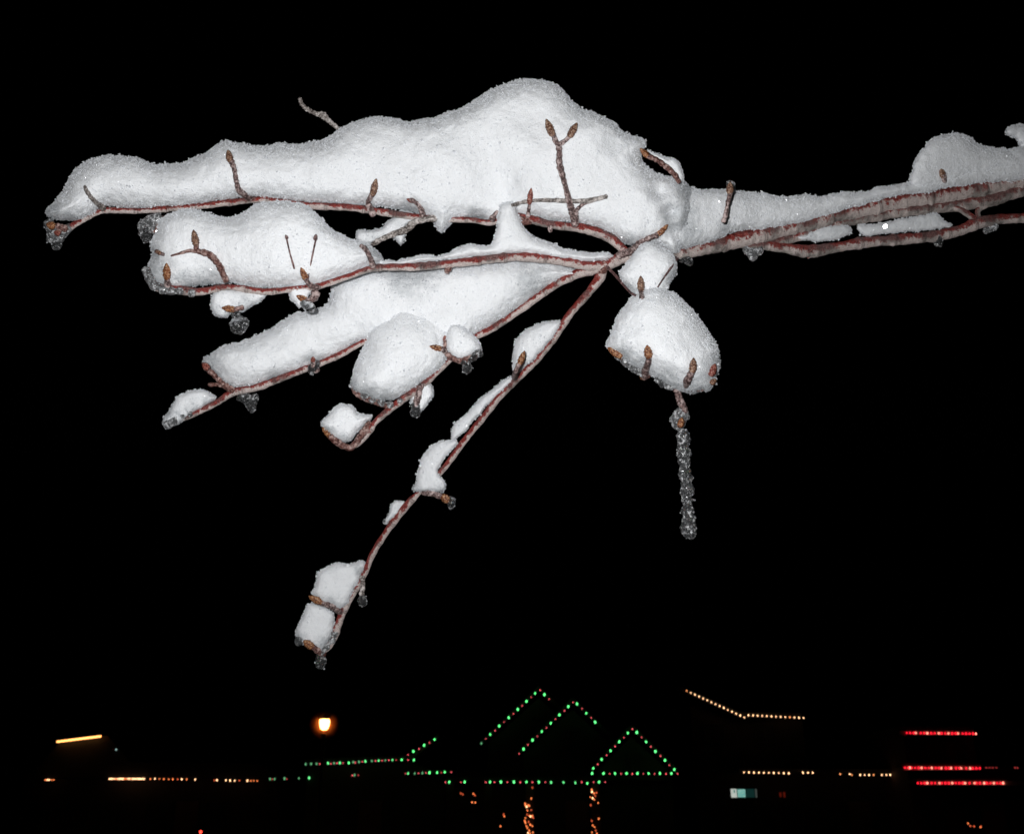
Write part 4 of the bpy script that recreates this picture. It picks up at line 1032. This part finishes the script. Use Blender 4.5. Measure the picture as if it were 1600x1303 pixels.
# tail light glow of a parked car, low left
# ------------------------------------------------------------------ street lamp
lp = at(507, 1131, 38)
lamp = empty('street_lamp', (lp[0], lp[1], 0)); tag(lamp, 'glowing orange street lamp standing alone, the biggest light left of the lodge', 'street lamp')
def lathe(name, prof, c, m, parent, sd=24):
    V = [(c[0] + r * math.cos(2*math.pi*k/sd), c[1] + r * math.sin(2*math.pi*k/sd), c[2] + z) for r, z in prof for k in range(sd)]
    Q = [(i*sd+k, i*sd+(k+1)%sd, (i+1)*sd+(k+1)%sd, (i+1)*sd+k) for i in range(len(prof)-1) for k in range(sd)]
    return mesh_obj(name, V, [np.array(Q), np.array([list(range(sd))[::-1]]), np.array([[(len(prof)-1)*sd+k for k in range(sd)]])], m, parent=parent)
zt = lp[2]
lathe('post', [(.14, 0), (.14, .5), (.08, .62), (.055, zt - .5), (.1, zt - .38), (.1, zt - .33)], (lp[0], lp[1], 0), metal_m, lamp)
lathe('lantern_glass', [(.08, -.20), (.14, -.14), (.175, -.02), (.185, .11), (.17, .17)], lp, emit('lamp_glow', (1.0, 0.40, 0.12), 10), lamp)
gl = bpy.data.materials.new('lamp_halo'); gl.use_nodes = True; gn = gl.node_tree  # added ball of scattering volume round the lantern, makes the lamp's halo
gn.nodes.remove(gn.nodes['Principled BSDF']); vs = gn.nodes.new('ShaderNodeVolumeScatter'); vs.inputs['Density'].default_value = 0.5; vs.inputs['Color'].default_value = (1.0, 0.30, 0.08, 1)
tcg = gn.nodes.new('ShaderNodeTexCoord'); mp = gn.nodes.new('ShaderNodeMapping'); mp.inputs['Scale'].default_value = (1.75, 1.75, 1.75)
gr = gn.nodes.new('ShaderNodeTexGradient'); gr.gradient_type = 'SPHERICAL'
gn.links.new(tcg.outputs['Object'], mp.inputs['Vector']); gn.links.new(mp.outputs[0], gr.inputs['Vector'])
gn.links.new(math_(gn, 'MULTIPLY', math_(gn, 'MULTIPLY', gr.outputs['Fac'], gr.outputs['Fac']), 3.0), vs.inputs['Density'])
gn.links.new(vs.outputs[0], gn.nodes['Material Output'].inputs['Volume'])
lathe('lamp_halo_ball', [(.57 * math.sin(math.pi * (0.03 + 0.94 * k / 14)), -.57 * math.cos(math.pi * (0.03 + 0.94 * k / 14))) for k in range(15)], lp, gl, lamp)
lathe('lantern_cap', [(.22, .175), (.2, .22), (.1, .29), (.03, .34), (.02, .4)], lp, metal_m, lamp)
# ------------------------------------------------------------------ lit sign
sg = empty('lit_sign', tuple(at(1163, 1239, 46.5)[:2]) + (0,)); tag(sg, 'small backlit sign, white at left and teal beside it, below the warm bulbs', 'sign')
def sz(px, py): q = at(px, py, 46.5); return q[0], q[2]
(xa, zb_), (xb, za_) = sz(1141.5, 1231.6), sz(1183.5, 1245.6)
boxes('sign_case', [(xa - .04, xb + .04, 46.52, 46.75, za_ - .04, zb_ + .04)], metal_m, sg)
for s_ in (0.2, 0.8): boxes('sign_post', [(xa + (xb-xa)*s_ - .05, xa + (xb-xa)*s_ + .05, 46.56, 46.66, 0, za_ - .045)], metal_m, sg)
def panel(name, p0, p1, c, s, dy=0, py0=1232, py1=1245.4):
    (x0, z1), (x1, z0) = sz(p0, py0), sz(p1, py1)
    return boxes(name, [(x0, x1, 46.49 - dy, 46.515, z0, z1)], emit(name, c, s), sg)
wp = panel('white_panel', 1141.8, 1151.6, (0.80, 0.86, 0.78), 0.62)
tp, n, b = nmat('teal_panel')
tn = noise(n, 26, 2, 0.5)
n.links.new(ramp(n, tn, [(0.42, (0.06, 0.40, 0.36)), (0.6, (0.42, 0.72, 0.62))]), b.inputs['Emission Color']); b.inputs['Emission Strength'].default_value = 0.75
(x0, z1), (x1, z0) = sz(1152, 1232.6), sz(1165, 1245)
boxes('teal_panel', [(x0, x1, 46.49, 46.515, z0, z1)], tp, sg)
panel('dark_teal_panel', 1165.3, 1179.4, (0.02, 0.10, 0.09), 0.22)
panel('end_panel', 1179.8, 1183.2, (0.35, 0.42, 0.38), 0.14)
panel('emblem', 1145.6, 1148.6, (0.15, 0.32, 0.28), 0.6, dy=.01, py0=1233.5, py1=1238.5)
# small red lit window sign
rsn = empty('red_neon_sign', tuple(at(1221.5, 1241, 50.3))); tag(rsn, 'very dim small red lit mark in the dark to the right of the teal sign', 'sign')
for px, h_ in ((1219.5, 5), (1225.5, 6)):
    q = at(px, 1241, 50.3); boxes('neon_bar', [(q[0]-.04, q[0]+.04, 50.28, 50.34, q[2]-.02*h_, q[2]+.02*h_)], emit('dim_red_neon', (0.6, 0.05, 0.02), 0.10), rsn)
# red marker lamp low at left
mk = at(313.5, 1299, 40)
mr = empty('marker_lamp', (mk[0], mk[1], 0)); tag(mr, 'single small red marker lamp at the bottom edge, lower left', 'lamp')
lathe('stake', [(.02, 0), (.02, mk[2] - .06)], (mk[0], mk[1], 0), metal_m, mr, 10)
lathe('lens', [(.02, -.055), (.045, -.03), (.045, .03), (.02, .05)], mk, emit('red_lens', (1.0, 0.05, 0.03), 4), mr, 12)
pw = at(181.5, 1170.6, 48)
sw = empty('wall_lamp', tuple(pw)); tag(sw, 'single faint pale lamp alone right of the tilted rope light', 'lamp')
lathe('lens', [(.02, -.03), (.04, 0), (.02, .03)], pw, emit('pale_lens', (0.5, 0.8, 0.75), 0.8), sw, 12)
lathe('shade', [(.05, .035), (.02, .07)], pw, metal_m, sw, 12)
